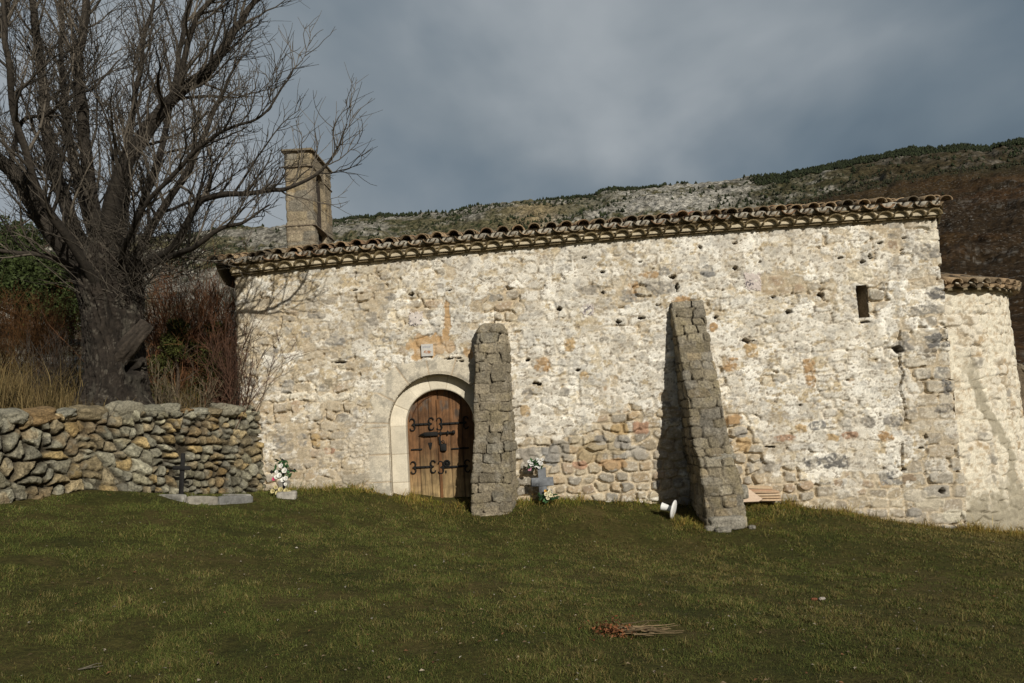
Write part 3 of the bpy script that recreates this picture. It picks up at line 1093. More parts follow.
def slit_window():
    mb = MB()
    c = (0.36, 0.30, 0.22)
    w, h = 0.098, 0.285
    x0, x1, z0, z1 = WS - w - .012, WS + w + .012, WZ - h - .012, WZ + h + .012
    d = 0.42
    xi0, xi1 = WS - 0.05, WS + 0.05
    # splayed sides, sill, head, dark back
    n = 8
    def quad(a, b, c_, d_):
        A, B, C, D = map(np.array, (a, b, c_, d_))
        u = np.linspace(0, 1, n)[:, None, None]
        v = np.linspace(0, 1, n)[None, :, None]
        G = (A * (1 - u) + B * u) * (1 - v) + (D * (1 - u) + C * u) * v
        k = 0.7 + 0.6 * fbm(G[..., 0] * 9, G[..., 2] * 9, G[..., 1] * 9, 3)
        mb.grid(G, np.asarray(c)[None, None] * k[..., None])
    quad((x0, -.005, z0), (xi0, d, z0), (xi0, d, z1), (x0, -.005, z1))
    quad((x1, -.005, z0), (xi1, d, z0), (xi1, d, z1), (x1, -.005, z1))
    quad((x0, -.005, z0), (x1, -.005, z0), (xi1, d, z0), (xi0, d, z0))
    quad((x0, -.005, z1), (x1, -.005, z1), (xi1, d, z1), (xi0, d, z1))
    quad((xi0, d, z0), (xi1, d, z0), (xi1, d, z1), (xi0, d, z1))
    win = mb.build('slit_window', M_STONE, chapel)
    return win


slit_window()


# ---------------- door: recess, dressed ring, leaf, ironwork
def door_parts():
    # soffit between wall face and ring, ring, soffit between ring and leaf
    zb = DOOR_BOT - 0.6

    def path(r, n=64):
        P = [(DC_S - r, z) for z in np.linspace(zb, DC_Z, 20)[:-1]]
        P += [(DC_S - r * math.cos(t), DC_Z + r * math.sin(t)) for t in np.linspace(0, math.pi, n)]
        P += [(DC_S + r, z) for z in np.linspace(DC_Z, zb, 20)[1:]]
        return np.array(P)
    po, pr, pi_ = path(R_OUT), path(R_RING + .06), path(R_LEAF)
    mb = MB()
    ys = np.linspace(-0.03, -RING_P, 10)
    G = np.stack([np.stack([po[:, 0], np.full(len(po), y), po[:, 1]], -1) for y in ys], 1)
    k = fbm(G[..., 0] * 6, G[..., 2] * 6, G[..., 1] * 6, 4)
    nrm = G - np.array([DC_S, 0, 0])
    G[..., 0] += (k - .5) * 0.02
    mb.grid(G, np.asarray((0.36, .31, .235)) * (0.6 + 0.8 * k)[..., None])
    mb.build('arch_reveal', M_STONE, chapel)
    mb = MB()
    t = np.linspace(0, 1, 14)
    # face of the ring with voussoir joints
    arcl = np.concatenate([[0], np.cumsum(np.hypot(*np.diff(pi_, axis=0).T))])
    nd = 700
    al = np.linspace(0, arcl[-1], nd)
    ins = np.stack([np.interp(al, arcl, pi_[:, k_]) for k_ in (0, 1)], -1)
    arco = np.concatenate([[0], np.cumsum(np.hypot(*np.diff(pr, axis=0).T))])
    outs = np.stack([np.interp(al / al[-1] * arco[-1], arco, pr[:, k_]) for k_ in (0, 1)], -1)
    # voussoirs radiate: use matching angle for the arch part
    ang = np.arctan2(ins[:, 1] - DC_Z, ins[:, 0] - DC_S)
    up = ins[:, 1] > DC_Z
    R2 = R_RING + .06
    outs = np.where(up[:, None], np.stack([DC_S + R2 * np.cos(ang), DC_Z + R2 * np.sin(ang)], -1),
                    np.stack([DC_S + np.sign(ins[:, 0] - DC_S) * R2, ins[:, 1]], -1))
    tt = np.linspace(0, 1, 26)
    F2 = outs[:, None] * (1 - tt[None, :, None]) + ins[:, None] * tt[None, :, None]
    joints = [0.62, 1.12]
    q = np.where(up, (math.pi - ang) / (math.pi / 7) + 10, (np.abs(ins[:, 1] - DC_Z)) / 0.48 + np.where(ins[:, 0] < DC_S, 0, 20))
    qf = np.abs(q - np.round(q))
    jn = sstep(0.016, 0.004, qf)
    vr = _hash(np.floor(q).astype(np.int64), np.zeros(nd, np.int64), np.zeros(nd, np.int64))
    depth = np.full((nd, 26), -RING_P)
    nn = fbm(F2[..., 0] * 7, F2[..., 1] * 7, 3, 4)
    depth += 0.009 * jn[:, None] + 0.006 * (nn - .5)
    depth += 0.02 * sstep(0.93, 1.0, tt)[None, :] ** 2
    cc = np.asarray((0.66, 0.60, 0.48))[None, None] * (0.86 + 0.22 * vr)[:, None, None] * (0.84 + 0.32 * nn)[..., None]
    low = sstep(DOOR_BOT + 0.45, DOOR_BOT + 0.05, F2[..., 1] + .3 * (nn - .5))
    cc = mixc(cc, (0.36, 0.27, 0.17), low * .6)
    cc = mixc(cc, (0.30, 0.24, 0.16), (jn[:, None] * np.ones((1, 26))) * 0.75)
    mb.grid(np.stack([F2[..., 0], depth, F2[..., 1]], -1), cc)
    ys = np.linspace(-RING_P + 0.02, -LEAF_P + 0.03, 8)
    G = np.stack([np.stack([ins[:, 0], np.full(nd, y), ins[:, 1]], -1) for y in ys], 1)
    mb.grid(G, np.repeat(cc[:, -1:, :], 8, 1))
    mb.build('door_surround', M_DRESSED, chapel)
    # ---- the leaf: vertical planks inside an arch
    door = None
    xs0, xs1 = DC_S - R_LEAF - .02, DC_S + R_LEAF + .02
    edges = [xs0, DC_S - .40, DC_S - .21, DC_S - .045, DC_S + .15, DC_S + .36, xs1]
    mb = MB()
    yb = -LEAF_P
    for i in range(len(edges) - 1):
        a, b = edges[i] + .0015, edges[i + 1] - .0015
        nx, nzp = 9, 60
        X = np.linspace(a, b, nx)
        G = np.zeros((nx, nzp, 3))
        for k_, x in enumerate(X):
            dx = min(abs(x - DC_S), R_LEAF + .02)
            ztp = DC_Z + math.sqrt(max((R_LEAF + .03) ** 2 - dx ** 2, 0))
            zz = np.linspace(DOOR_BOT - .25 + 0.02 * random.random() * 0, ztp, nzp)
            ex = min(k_, nx - 1 - k_)
            G[k_, :, 0] = x
            G[k_, :, 1] = yb + (0.007 if ex == 0 else 0.001 if ex == 1 else 0) + (0.003 * (i % 2))
            G[k_, :, 2] = zz
        top = np.array((0.165, 0.082, 0.036)) * random.uniform(.85, 1.15)
        bot = np.array((0.33, 0.235, 0.115)) * random.uniform(.9, 1.1)
        n = fbm(G[..., 0] * 8, G[..., 2] * 1.4, i * 3.3, 4)
        m = sstep(DOOR_BOT + 1.15, DOOR_BOT + 0.1, G[..., 2] + 0.7 * (n - .5))        # bleached by rain splash
        cc = top[None, None] * (1 - m[..., None]) + bot[None, None] * m[..., None]
        cc = cc * (0.7 + .6 * n)[..., None]
        sc = sstep(.62, .68, fbm(G[..., 0] * 14, G[..., 2] * 8, 5 + i, 3)) * sstep(DC_Z, DC_Z + .2, G[..., 2])
        cc = mixc(cc, (0.10, 0.085, 0.07), sc * .7)
        ed = np.zeros((nx, nzp))
        ed[0] = ed[-1] = 1
        cc = mixc(cc, (0.05, 0.026, 0.012), ed * .55)
        mb.grid(G, cc)
    # thin inner arch moulding line at upper left
    arc = [(DC_S - (R_LEAF - .075) * math.cos(t), yb - .008, DC_Z + (R_LEAF - .075) * math.sin(t)) for t in np.linspace(.25, 1.45, 24)]
    mb.tube(arc, 0.010, 6, (0.12, 0.05, 0.02))
    # cover strip over the meeting of the leaves
    mb.box((DC_S - .045, yb - .012, (DOOR_BOT + DC_Z + .35) / 2), (.05, .026, DC_Z + .5 - DOOR_BOT), col=(0.17, 0.08, 0.032), bev=.006)
    mb.box((DC_S, yb + .09, DC_Z - .5), (1.3, .05, 2.6), col=(.03, .02, .01))
    door = mb.build('door', M_WOOD, chapel, smooth=False)
    # ---- ironwork, each a sub-part of the door
    def dpt(u, v):
        s_, z_ = px2w(u, v, LEAF_P)
        return s_, z_

    def scroll(mb, x, z, sx, sz, y):
        P = []
        for t in np.linspace(0, 1, 18):
            a = t * 4.6
            r = 0.062 * (1 - 0.45 * t)
            P.append((x + sx * (-0.012 + r * math.sin(a) * 0.95), y, z + sz * (0.060 - r * math.cos(a))))
        mb.tube(P, np.linspace(0.015, 0.010, 18), 6)

    for (u0, u1, v) in ((411.5, 432.5, 424.2), (438.5, 467, 423.2), (412.5, 434.5, 467), (440, 468.5, 466.6)):
        (x0, z0), (x1, z1) = dpt(u0, v), dpt(u1, v)
        zc = (z0 + z1) / 2
        y = yb - 0.018
        mb = MB()
        mb.box(((x0 + x1) / 2, y, zc), (x1 - x0 - .03, 0.016, 0.036), col=(.02, .02, .02), bev=.004)
        for sx, x in ((1, x0 + .01), (-1, x1 - .01)):
            for sz in (1, -1):
                scroll(mb, x + sx * 0.012, zc, -sx * -1 if False else sx, sz, y - .004)
        for k_ in range(4):
            xx = x0 + (x1 - x0) * (0.2 + 0.2 * k_)
            mb.lathe([(0.012, 0), (0.009, .01), (0, .013)], (xx, y - .008, zc), rotx(math.pi / 2), 8)
        mb.build('hinge_strap', M_IRON, door)
    # sliding bolt
    mb = MB()
    (x0, z0), (x1, _) = dpt(422, 434.6), dpt(455, 434.2)
    y = yb - .035
    mb.box((x0 + .16, y, z0), (.24, .03, .075), col=(.02, .02, .02), bev=.008)
    V = np.array([[x0 + .05, y - .014, z0 + .037], [x0 + .05, y - .014, z0 - .037], [x0 - .05, y - .005, z0 - .005],
                  [x0 + .05, y + .014, z0 + .037], [x0 + .05, y + .014, z0 - .037], [x0 - .05, y + .008, z0 - .005]])
    mb.add(V, np.array([[0, 1, 2], [3, 5, 4], [0, 2, 5], [0, 5, 3], [1, 4, 5], [1, 5, 2]]))
    mb.tube([(x0 + .2, y, z0 + .003), (x1 - .03, y, z0 + .012)], 0.016, 8)
    mb.lathe([(0, -.03), (.03, -.022), (.036, 0), (.03, .022), (0, .03)], (x1 - .02, y, z0 + .012), roty(math.pi / 2), 12)
    mb.box((x0 + .33, y, z0 + .003), (.025, .045, .075), bev=.005)
    mb.box((x1 - .12, y, z0 + .01), (.025, .045, .07), bev=.005)
    mb.build('bolt', M_IRON, door)
    # hasp with padlock
    mb = MB()
    xp, zp = dpt(443.6, 447.3)
    mb.box((xp - .055, yb - .04, zp + .12), (.038, .02, .14), bev=.005)
    mb.build('hasp', M_IRON, door)
    mb = MB()
    mb.box((xp, yb - .045, zp), (.115, .035, .13), col=(.02, .02, .02), bev=.012)
    mb.tube([(xp - .035, yb - .045, zp + .06), (xp - .035, yb - .045, zp + .10), (xp, yb - .045, zp + .125), (xp + .02, yb - .045, zp + .10), (xp + .02, yb - .045, zp + .06)], .008, 6)
    mb.build('padlock', M_IRON, door)
    # keyhole plate
    mb = MB()
    xk, zk = dpt(430.3, 445.5)
    V = [(xk - .035, zk + .05), (xk + .04, zk + .05), (xk + .03, zk), (xk + .012, zk - .065), (xk - .005, zk - .065), (xk - .022, zk)]
    pts = [(a, yb - .012, b) for a, b in V] + [(a, yb + .004, b) for a, b in V]
    mb.add(pts, np.array([[0, 1, 2], [0, 2, 5], [2, 3, 4], [2, 4, 5]]))
    mb.add(pts, np.array([[i, (i + 1) % 6, 6 + (i + 1) % 6, 6 + i] for i in range(6)]))
    mb.build('keyhole_plate', M_IRON, door, smooth=False)
    # ring knocker
    mb = MB()
    xr, zr_ = dpt(447, 463.2)
    th = np.linspace(0, 2 * math.pi, 25)
    mb.tube([(xr + .05 * math.cos(a), yb - .03, zr_ + .05 * math.sin(a)) for a in th], .014, 7, cap=False)
    mb.lathe([(0.04, 0), (.036, .012), (.018, .022), (0, .026)], (xr, yb - .004, zr_), rotx(math.pi / 2), 16)
    mb.build('ring_handle', M_IRON, door)
    # keyhole below the ring
    mb = MB()
    xr, zr_ = dpt(446, 471.8)
    mb.box((xr, yb - .006, zr_), (.024, .012, .05), bev=.005)
    mb.build('keyhole', M_IRON, door)
    for (u0, u1, v) in ((411, 422.5, 449.8), (451.5, 469, 448.8)):
        (x0, z0), (x1, z1) = dpt(u0, v), dpt(u1, v)
        mb = MB()
        mb.box(((x0 + x1) / 2, yb - .012, z0), (x1 - x0, .022, .026), bev=.005)
        mb.build('iron_bar', M_IRON, door)


door_parts()


# ---------------- buttresses: each one wrapped skin of masonry
def buttress(rows, seed, pal, joint, rh, w, cap_round=0.0, name='buttress', nz=330):
    """rows: (z, sl_wall, sl_front, sr_front, sr_wall, p) from the foot up"""
    R = np.array(rows, float)
    zz = np.linspace(R[0, 0], R[-1, 0], nz)
    I = [np.interp(zz, R[:, 0], R[:, k]) for k in range(1, 6)]
    nper = 190
    V = np.zeros((nper, nz, 3))
    N = np.zeros((nper, nz, 3))
    A = np.zeros((nper, nz))
    for j in range(nz):
        slw, slf, srf, srw, p = (a[j] for a in I)
        c = min(0.03, p * .3)
        P = np.array([(slw, -.06), (slf, p - c), (slf + c * .3, p - c * .3), (slf + c, p), (srf - c, p), (srf - c * .3, p - c * .3), (srf, p - c), (srw, -.06)])
        L = np.concatenate([[0], np.cumsum(np.hypot(*np.diff(P, axis=0).T))])
        t = np.linspace(0, 1, nper) * L[-1]
        x = np.interp(t, L, P[:, 0])
        y = np.interp(t, L, P[:, 1])
        V[:, j, 0], V[:, j, 1], V[:, j, 2] = x, -y, zz[j]
        A[:, j] = np.where(t < L[3], t - L[3], t - L[3])
    dU = np.gradient(V, axis=0)
    dV = np.gradient(V, axis=1)
    N = np.cross(dU, dV)
    N /= np.linalg.norm(N, axis=-1)[..., None] + 1e-9
    e, r = masonry(A + 5, V[..., 2] * 1.0 + 2, rh * .82, w * .92, seed, q=6, jit=.26, warp=.07)
    e = np.minimum(e, 1)
    grain = fbm(V[..., 0] * 14, V[..., 2] * 14, V[..., 1] * 14 + seed, 4, .6)
    big = fbm(V[..., 0] * 3, V[..., 2] * 3, V[..., 1] * 3 + seed, 3)
    pal = np.array(pal)
    c = pal[np.clip((r[0] * len(pal)).astype(int), 0, len(pal) - 1)] * (0.68 + .64 * r[1])[..., None] * (0.68 + .64 * grain)[..., None]
    fgr = fbm(V[..., 0] * 34, V[..., 2] * 38, V[..., 1] * 34, 3, .7)
    c = c * (.62 + .76 * fgr)[..., None]
    c = mixc(c, (.27, .225, .13), sstep(.52, .66, fbm(V[..., 0] * 3.3, V[..., 2] * 3.3, V[..., 1] * 3 + 31, 4, .6)) * .45)
    lich = sstep(.56, .66, fbm(V[..., 0] * 6, V[..., 2] * 6, V[..., 1] * 6 + 3, 4, .6))
    c = mixc(c, (0.30, 0.275, 0.225), lich * .5)
    jm = sstep(.018, .006, e)
    c = mixc(c, joint, jm * .35)
    smr = sstep(.45, .6, fbm(V[..., 0] * 4, V[..., 2] * 4, V[..., 1] * 4 + 11, 5, .65))
    c = mixc(c, (0.215, .185, .135), smr * .35)
    crack = sstep(.008, .0025, e) * sstep(.46, .58, fbm(V[..., 0] * 6, V[..., 2] * 6, 7 + seed, 4, .6))
    h = 0.013 * (1 - (1 - np.clip(e / .022, 0, 1)) ** 2) + .030 * (r[2] - .5) * (1 - jm) + .024 * (grain - .5) + .05 * (big - .5) - .05 * crack + .02 * (fbm(V[..., 0] * 7, V[..., 2] * 7, V[..., 1] * 7, 4, .6) - .5)
    c = mixc(c, (.06, .048, .032), crack * .7)
    V = V + N * h[..., None]
    mb = MB()
    mb.grid(V, c)
    # closed top
    top = V[:, -1]
    ctr = top.mean(0) + np.array([0, .03, .015])
    base = mb.n
    mb.add(np.vstack([top, ctr]), np.array([[i, i + 1, nper] for i in range(nper - 1)]), np.vstack([c[:, -1], c[:1, -1]]))
    return mb


PALB = [(0.215, 0.185, 0.132), (0.25, 0.212, 0.148), (0.185, 0.168, 0.13), (0.275, 0.235, 0.168), (0.22, 0.19, 0.135)]


def brow(u0, u1, v, p, skl=0.0, skr=0.0):
    a, z = px2w(u0, v, p)
    b, z2 = px2w(u1, v, p)
    return ((z + z2) / 2, a - skl, a, b, b + skr, p)


rows1 = [brow(471, 512, 528, .46, -.0, .08), brow(471.5, 511, 505, .43, 0, .11), brow(473, 509, 450, .38, 0, .12), brow(474.5, 507, 400, .34, 0, .10), brow(476, 506, 345, .29, 0, .08),
         brow(477, 505.5, 335, .28, 0, .06), brow(478, 504.5, 329.5, .26, 0, .05), brow(480.5, 502, 326, .23, 0, .03), brow(485, 498, 324, .20, 0, .02)]
rows2 = [brow(709.5, 748, 536, 1.22), brow(707, 747, 520, 1.20), brow(703, 741, 484, 1.14), brow(699, 735, 460, 1.08), brow(696, 732.5, 452, 1.05), brow(694, 729.5, 446, .98),
         brow(688, 722, 402, .74), brow(682, 715, 365, .52), brow(676, 708, 333, .32), brow(671, 703.5, 307, .16), brow(671, 703, 301.5, .09)]
mb = buttress(rows1, 31, PALB, (0.15, .125, .09), .20, .30)
mb.build('buttress', M_STONE, chapel)['label'] = 'narrow grey stone buttress with rounded top beside the door'
PALB2 = [(0.225, 0.192, 0.132), (0.185, 0.168, 0.135), (0.255, 0.208, 0.135), (0.20, 0.172, 0.12), (0.26, 0.23, 0.17)]
mb = buttress(rows2, 47, PALB2, (0.135, .115, .085), .185, .29)
# big foot stones and the ledge stone half way
for (u, v, p, sx, sy, sz, sd) in ((727, 523, 1.22, .56, .34, .21, 3), (722, 457, 1.02, .44, .30, .13, 5), (716, 531, 1.28, .30, .22, .16, 8), (744, 492, 1.08, .14, .22, .22, 9)):
    s_, z_ = px2w(u, v, p)
    lump(mb, (s_, -p + .09, z_), (sx, sy, sz), rotz(random.uniform(-.1, .1)), sd, (0.27, .25, .205), rough=.12, boxy=4.5)
mb.build('buttress', M_STONE, chapel)['label'] = 'tall sloping stone buttress with stepped foot casting a dark shadow'


# ---------------- eaves and roof
def tile_shell(mb, c, L, r0, r1, up, pitch, yaw, col, n=9, th=0.017, span=1.0, tilt=0.0):
    """barrel tile whose axis runs up the slope (+y, local); c = mid of lower end"""
    a = np.linspace(-math.pi / 2 * span, math.pi / 2 * span, n)
    prof = []
    for y, r in ((0, r0), (L, r1)):
        for rr in (r, r - th):
            x = rr * np.sin(a)
            z = rr * np.cos(a) * 0.82
            if not up:
                z = -z
            prof.append(np.stack([x, np.full(n, y), z], -1))
    P = np.array(prof)                                   # 0 outer low,1 inner low,2 outer high,3 inner high
    V = P.reshape(-1, 3)
    R = rotz(yaw) @ rotx(pitch) @ roty(tilt)
    V = V @ R.T + np.asarray(c)
    F = []
    for i in range(n - 1):
        o = lambda k, j: k * n + j
        F += [[o(0, i), o(0, i + 1), o(2, i + 1), o(2, i)], [o(1, i), o(3, i), o(3, i + 1), o(1, i + 1)],
              [o(0, i), o(1, i), o(1, i + 1), o(0, i + 1)], [o(2, i), o(2, i + 1), o(3, i + 1), o(3, i)]]
    for j in (0, n - 1):
        F.append([o(0, j), o(2, j), o(3, j), o(1, j)])
    mb.add(V, F, col)


TILES = [(0.235, 0.165, 0.098), (0.26, 0.19, 0.115), (0.21, 0.155, 0.095), (0.30, 0.215, 0.13), (0.19, 0.15, 0.10), (0.245, 0.155, 0.09)]


def tcol():
    c = np.array(random.choice(TILES)) * random.uniform(.6, 1.25)
    if random.random() < .012:
        c = np.array((0.28, 0.10, 0.055))
    return c


PITCHT = 0.278
RP = rad(11.5)


def nave_roof():
    s0, s1 = SL - 0.26, SR + 0.06
    n = int(round((s1 - s0) / PITCHT))
    pt = (s1 - s0) / n
    # génoise: lower slab line, row of tile ends, mortar behind, slab course, mortar scallops
    mort = MB()
    S = np.linspace(SL - .02, SR + .0, 420)
    def band(z0, z1, p, col, wob=.012, taper=0.0):
        zz = np.linspace(0, 1, 9)
        G = np.zeros((len(S), 9 + 2, 3))
        c = np.zeros((len(S), 11, 3))
        base = zt(S)
        for k in range(11):
            q = 0 if k == 0 else 1 if k == 10 else zz[k - 1]
            z = base + z0 + (z1 - z0) * q
            nn = fbm(S * 5, z * 8, p * 31, 4)
            y = (0.08 if k in (0, 10) else -(p + taper * q)) + 0 * S
            G[:, k, 0] = S
            G[:, k, 1] = y - (0 if k in (0, 10) else 1) * (nn - .5) * wob * 2
            G[:, k, 2] = z + (nn - .5) * .008
            c[:, k] = np.asarray(col)[None] * (0.72 + .56 * nn)[:, None]
        mort.grid(G, c)
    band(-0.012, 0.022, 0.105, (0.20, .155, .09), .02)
    band(0.020, 0.150, 0.140, (0.52, .45, .325), .012)
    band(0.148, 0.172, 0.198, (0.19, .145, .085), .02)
    band(0.171, 0.255, 0.180, (0.36, .335, .275), .016)
    # east and west ends of the bands
    for s_, sg in ((SL - .02, -1), (SR, 1)):
        for (za, zb_, p, col) in ((-.012, .022, .105, (.2, .155, .09)), (.02, .15, .075, (.5, .43, .31)), (.148, .176, .235, (.19, .145, .085)), (.175, .3, .19, (.34, .32, .27))):
            mort.box((s_ - sg * .02, -p / 2 + .02, float(zt(s_)) + (za + zb_) / 2), (.04, p + .03, zb_ - za - .004), col=col)
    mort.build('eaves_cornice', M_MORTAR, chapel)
    gen = MB()
    for i in range(int((SR - SL) / pt) + 1):
        s = SL + pt * (i + .45)
        if s > SR - .05:
            continue
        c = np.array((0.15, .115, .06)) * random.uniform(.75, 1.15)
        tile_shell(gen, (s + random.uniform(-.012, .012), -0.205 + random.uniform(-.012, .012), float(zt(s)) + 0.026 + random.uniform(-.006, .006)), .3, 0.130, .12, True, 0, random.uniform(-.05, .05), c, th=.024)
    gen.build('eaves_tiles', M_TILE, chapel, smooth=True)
    # roof tiles, course by course up to the ridge
    rt = MB()
    Lt, exp = 0.50, 0.40
    ncourse = int((HW + .40) / math.cos(RP) / exp) + 1
    cosp, sinp = math.cos(RP), math.sin(RP)
    for i in range(n + 1):
        for j in range(ncourse):
            d = j * exp
            y0 = -0.275 + d * cosp
            s = s0 + pt * i
            sag = float(zt(s + pt / 2))
            z0 = sag + 0.195 + d * sinp
            jig = 0.010 if j else 0.016
            if i < n:
                yy = y0 + random.uniform(-.03, .02)
                tile_shell(rt, (s + pt / 2 + random.uniform(-jig, jig), yy, z0 + 0.055 + random.uniform(-.006, .006)), Lt, .125, .105, False,
                           RP, random.uniform(-.03, .03), tcol() * .9, th=.018, span=.82)
            yy = y0 + random.uniform(-.065, .035) - .01
            if j == 0 and 0 < i < n and random.random() < .06:
                continue
            tile_shell(rt, (s + random.uniform(-jig, jig), yy, z0 + 0.045 + random.uniform(-.008, .008)), Lt, .108, .088, True,
                       RP - .02 + random.uniform(-.03, .03), random.uniform(-.08, .08), tcol(), th=.018)
    # mortar lumps under some covers
    for i in range(n + 1):
        s = s0 + pt * i
        if s < SL or s > SR:
            continue
        lump(rt, (s - .03, -0.165, float(zt(s)) + .215), (.24, .10, .12), np.eye(3), i, (0.30, .28, .235), hi=False, rough=.12, boxy=2.2)
    roof = rt.build('roof', M_TILE, chapel)
    # deck under the tiles and the far slope
    dk = MB()
    zr = float(zt(0)) + .20 + (HW + .4) * math.tan(RP)
    a, b = SL - .25, SR + .05
    def strip(y0, za, y1, zb2):
        za1, za2 = float(zt(a)) + za, float(zt(b)) + za
        zb1, zb3 = float(zt(a)) + zb2, float(zt(b)) + zb2
        dk.add([(a, y0, za1), (b, y0, za2), (b, y1, zb3), (a, y1, zb1)], np.array([[0, 1, 2, 3]]), (0.20, .15, .1))
    rise = (HW + .3) * math.tan(RP)
    strip(-.18, .17, HW, .17 + rise)
    strip(HW, .17 + rise, 2 * HW + .3, .17)
    for s_ in (a, b):
        z_ = float(zt(s_))
        dk.add([(s_, -.2, z_ + .19), (s_, HW, z_ + .19 + rise), (s_, 2 * HW, z_ + .19), (s_, 2 * HW, z_ - .1), (s_, -.0, z_ - .1)],
               np.array([[0, 1, 2], [0, 2, 3], [0, 3, 4]]), (0.42, .37, .29))
    dk.build('roof_deck', M_TILE, roof, smooth=False)


nave_roof()


# ---------------- bell gable over the west front
def bell_gable():
    pS = -2.12
    a, z1 = px2w(284, 153.5, pS)
    b, _ = px2w(311, 153.5, pS)
    z0 = float(zt(SL)) + .3
    _, zimp = px2w(297, 166, pS)
    _, zc1 = px2w(297, 226, pS)
    th = b - a
    yS, yN = 2.12, 3.62
    xc = (a + b) / 2
    mb = MB()

    def stoneface(G, seed, amp=.02):
        dU = np.gradient(G, axis=0)
        dV = np.gradient(G, axis=1)
        N = np.cross(dU, dV)
        N /= np.linalg.norm(N, axis=-1)[..., None] + 1e-9
        A = G[..., 0] + G[..., 1]
        e, r = masonry(A, G[..., 2], .21, .34, seed, q=5, jit=.15, warp=.03)
        gr = fbm(A * 9, G[..., 2] * 9, seed, 4, .6)
        pal = np.array([(0.27, .225, .15), (.235, .21, .16), (.30, .235, .14), (.215, .195, .155), (.32, .27, .19)])
        c = pal[np.clip((r[0] * 5).astype(int), 0, 4)] * (.65 + .7 * gr)[..., None]
        jm = sstep(.02, .008, e)
        c = mixc(c, (0.19, .155, .11), jm * .35)
        c = mixc(c, (0.25, .205, .145), sstep(.42, .6, fbm(A * 4, G[..., 2] * 4, seed, 4, .6)) * .6)
        h = .7 * amp * np.clip(e / .03, 0, 1) + .02 * (gr - .5) + .02 * (r[1] - .5)
        mb.grid(G + N * h[..., None], c)

    def pier(y0, y1, z0_, z1_, seed, batter=0.0):
        """rectangular stone pier wrapped by one skin"""
        c = .03
        P = np.array([(a, y1), (a, y0 + c), (a + c, y0), (b - c, y0), (b, y0 + c), (b, y1), (a, y1)])
        L = np.concatenate([[0], np.cumsum(np.hypot(*np.diff(P, axis=0).T))])
        t = np.linspace(0, L[-1], 90)
        x, y = np.interp(t, L, P[:, 0]), np.interp(t, L, P[:, 1])
        zz = np.linspace(z0_, z1_, 80)
        G = np.zeros((90, 80, 3))
        G[..., 0] = x[:, None] + batter * (x[:, None] - xc) * ((z1_ - zz) / (z1_ - z0_))[None]
        G[..., 1] = y[:, None]
        G[..., 2] = zz[None]
        stoneface(G, seed)
    zo0 = float(zt(SL)) + .95            # sill of the opening
    pier(yS, yN, z0, zo0, 3)
    pier(yS, yS + .28, zo0, z1 - .28, 5)
    pier(yN - .56, yN, zo0, z1 - .28, 6)
    # arch over the opening: curved soffit, wall above
    r = (yN - .56 - yS - .28) / 2
    yc = (yS + .28 + yN - .56) / 2
    zs = z1 - .30 - r
    th_ = np.linspace(0, math.pi, 28)
    for x in (a, b):
        G = np.stack([np.stack([np.full(28, x), yc - r * np.cos(th_), zs + r * np.sin(th_)], -1),
                      np.stack([np.full(28, x), yc - r * np.cos(th_), np.full(28, z1 - .02)], -1)], 1)
        tt = np.linspace(0, 1, 20)[None, :, None]
        G2 = G[:, :1] * (1 - tt) + G[:, 1:] * tt
        mb.grid(G2 if x == b else G2[::-1], (0.25, .21, .15))
    G = np.stack([np.stack([np.full(28, x), yc - r * np.cos(th_), zs + r * np.sin(th_)], -1) for x in (a, b)], 1)
    mb.grid(G, (0.2, .17, .12))
    pier(yS, yS + .28, z1 - .30, z1, 15)
    pier(yN - .56, yN, z1 - .30, z1, 16)
    gable = mb.build('bell_gable', M_STONE, chapel)
    sh_ = MB()  # dark boards added so the bell opening reads as shaded
    n_ = 5
    for i in range(n_):
        y0 = yc - r + 2 * r * i / n_
        y1 = yc - r + 2 * r * (i + 1) / n_
        ym = (y0 + y1) / 2
        ztop_ = zs + math.sqrt(max(r * r - (ym - yc) ** 2, 0)) - .01
        sh_.box((b - .10, ym, (zo0 + ztop_) / 2), (.03, (y1 - y0) * .94, ztop_ - zo0), col=(.035, .027, .020), bev=.004)
    sh_.build('opening_dark_fill', M_WOOD, gable)
    # thin impost slabs, string course, flat cap
    m2 = MB()
    m2.box((xc, (yS + yN) / 2, z1 + .035), (th + .10, yN - yS + .14, .07), col=(.17, .14, .095), bev=.02)
    m2.build('cap_slab', M_STONE, gable)
    for (y0, y1) in ((yS - .05, yS + .32), (yN - .60, yN + .07)):
        m2 = MB()
        m2.box((xc, (y0 + y1) / 2, zimp - (0.02 if y0 < yc else .12)), (th + .05, y1 - y0, .045), col=(.19, .155, .11), bev=.015)
        m2.build('impost', M_STONE, gable)
    m2 = MB()
    m2.box((xc + .01, (yS + yN) / 2, zc1), (th + .08, yN - yS + .06, .045), col=(.15, .12, .085), bev=.015)
    m2.build('string_course', M_STONE, gable)


bell_gable()


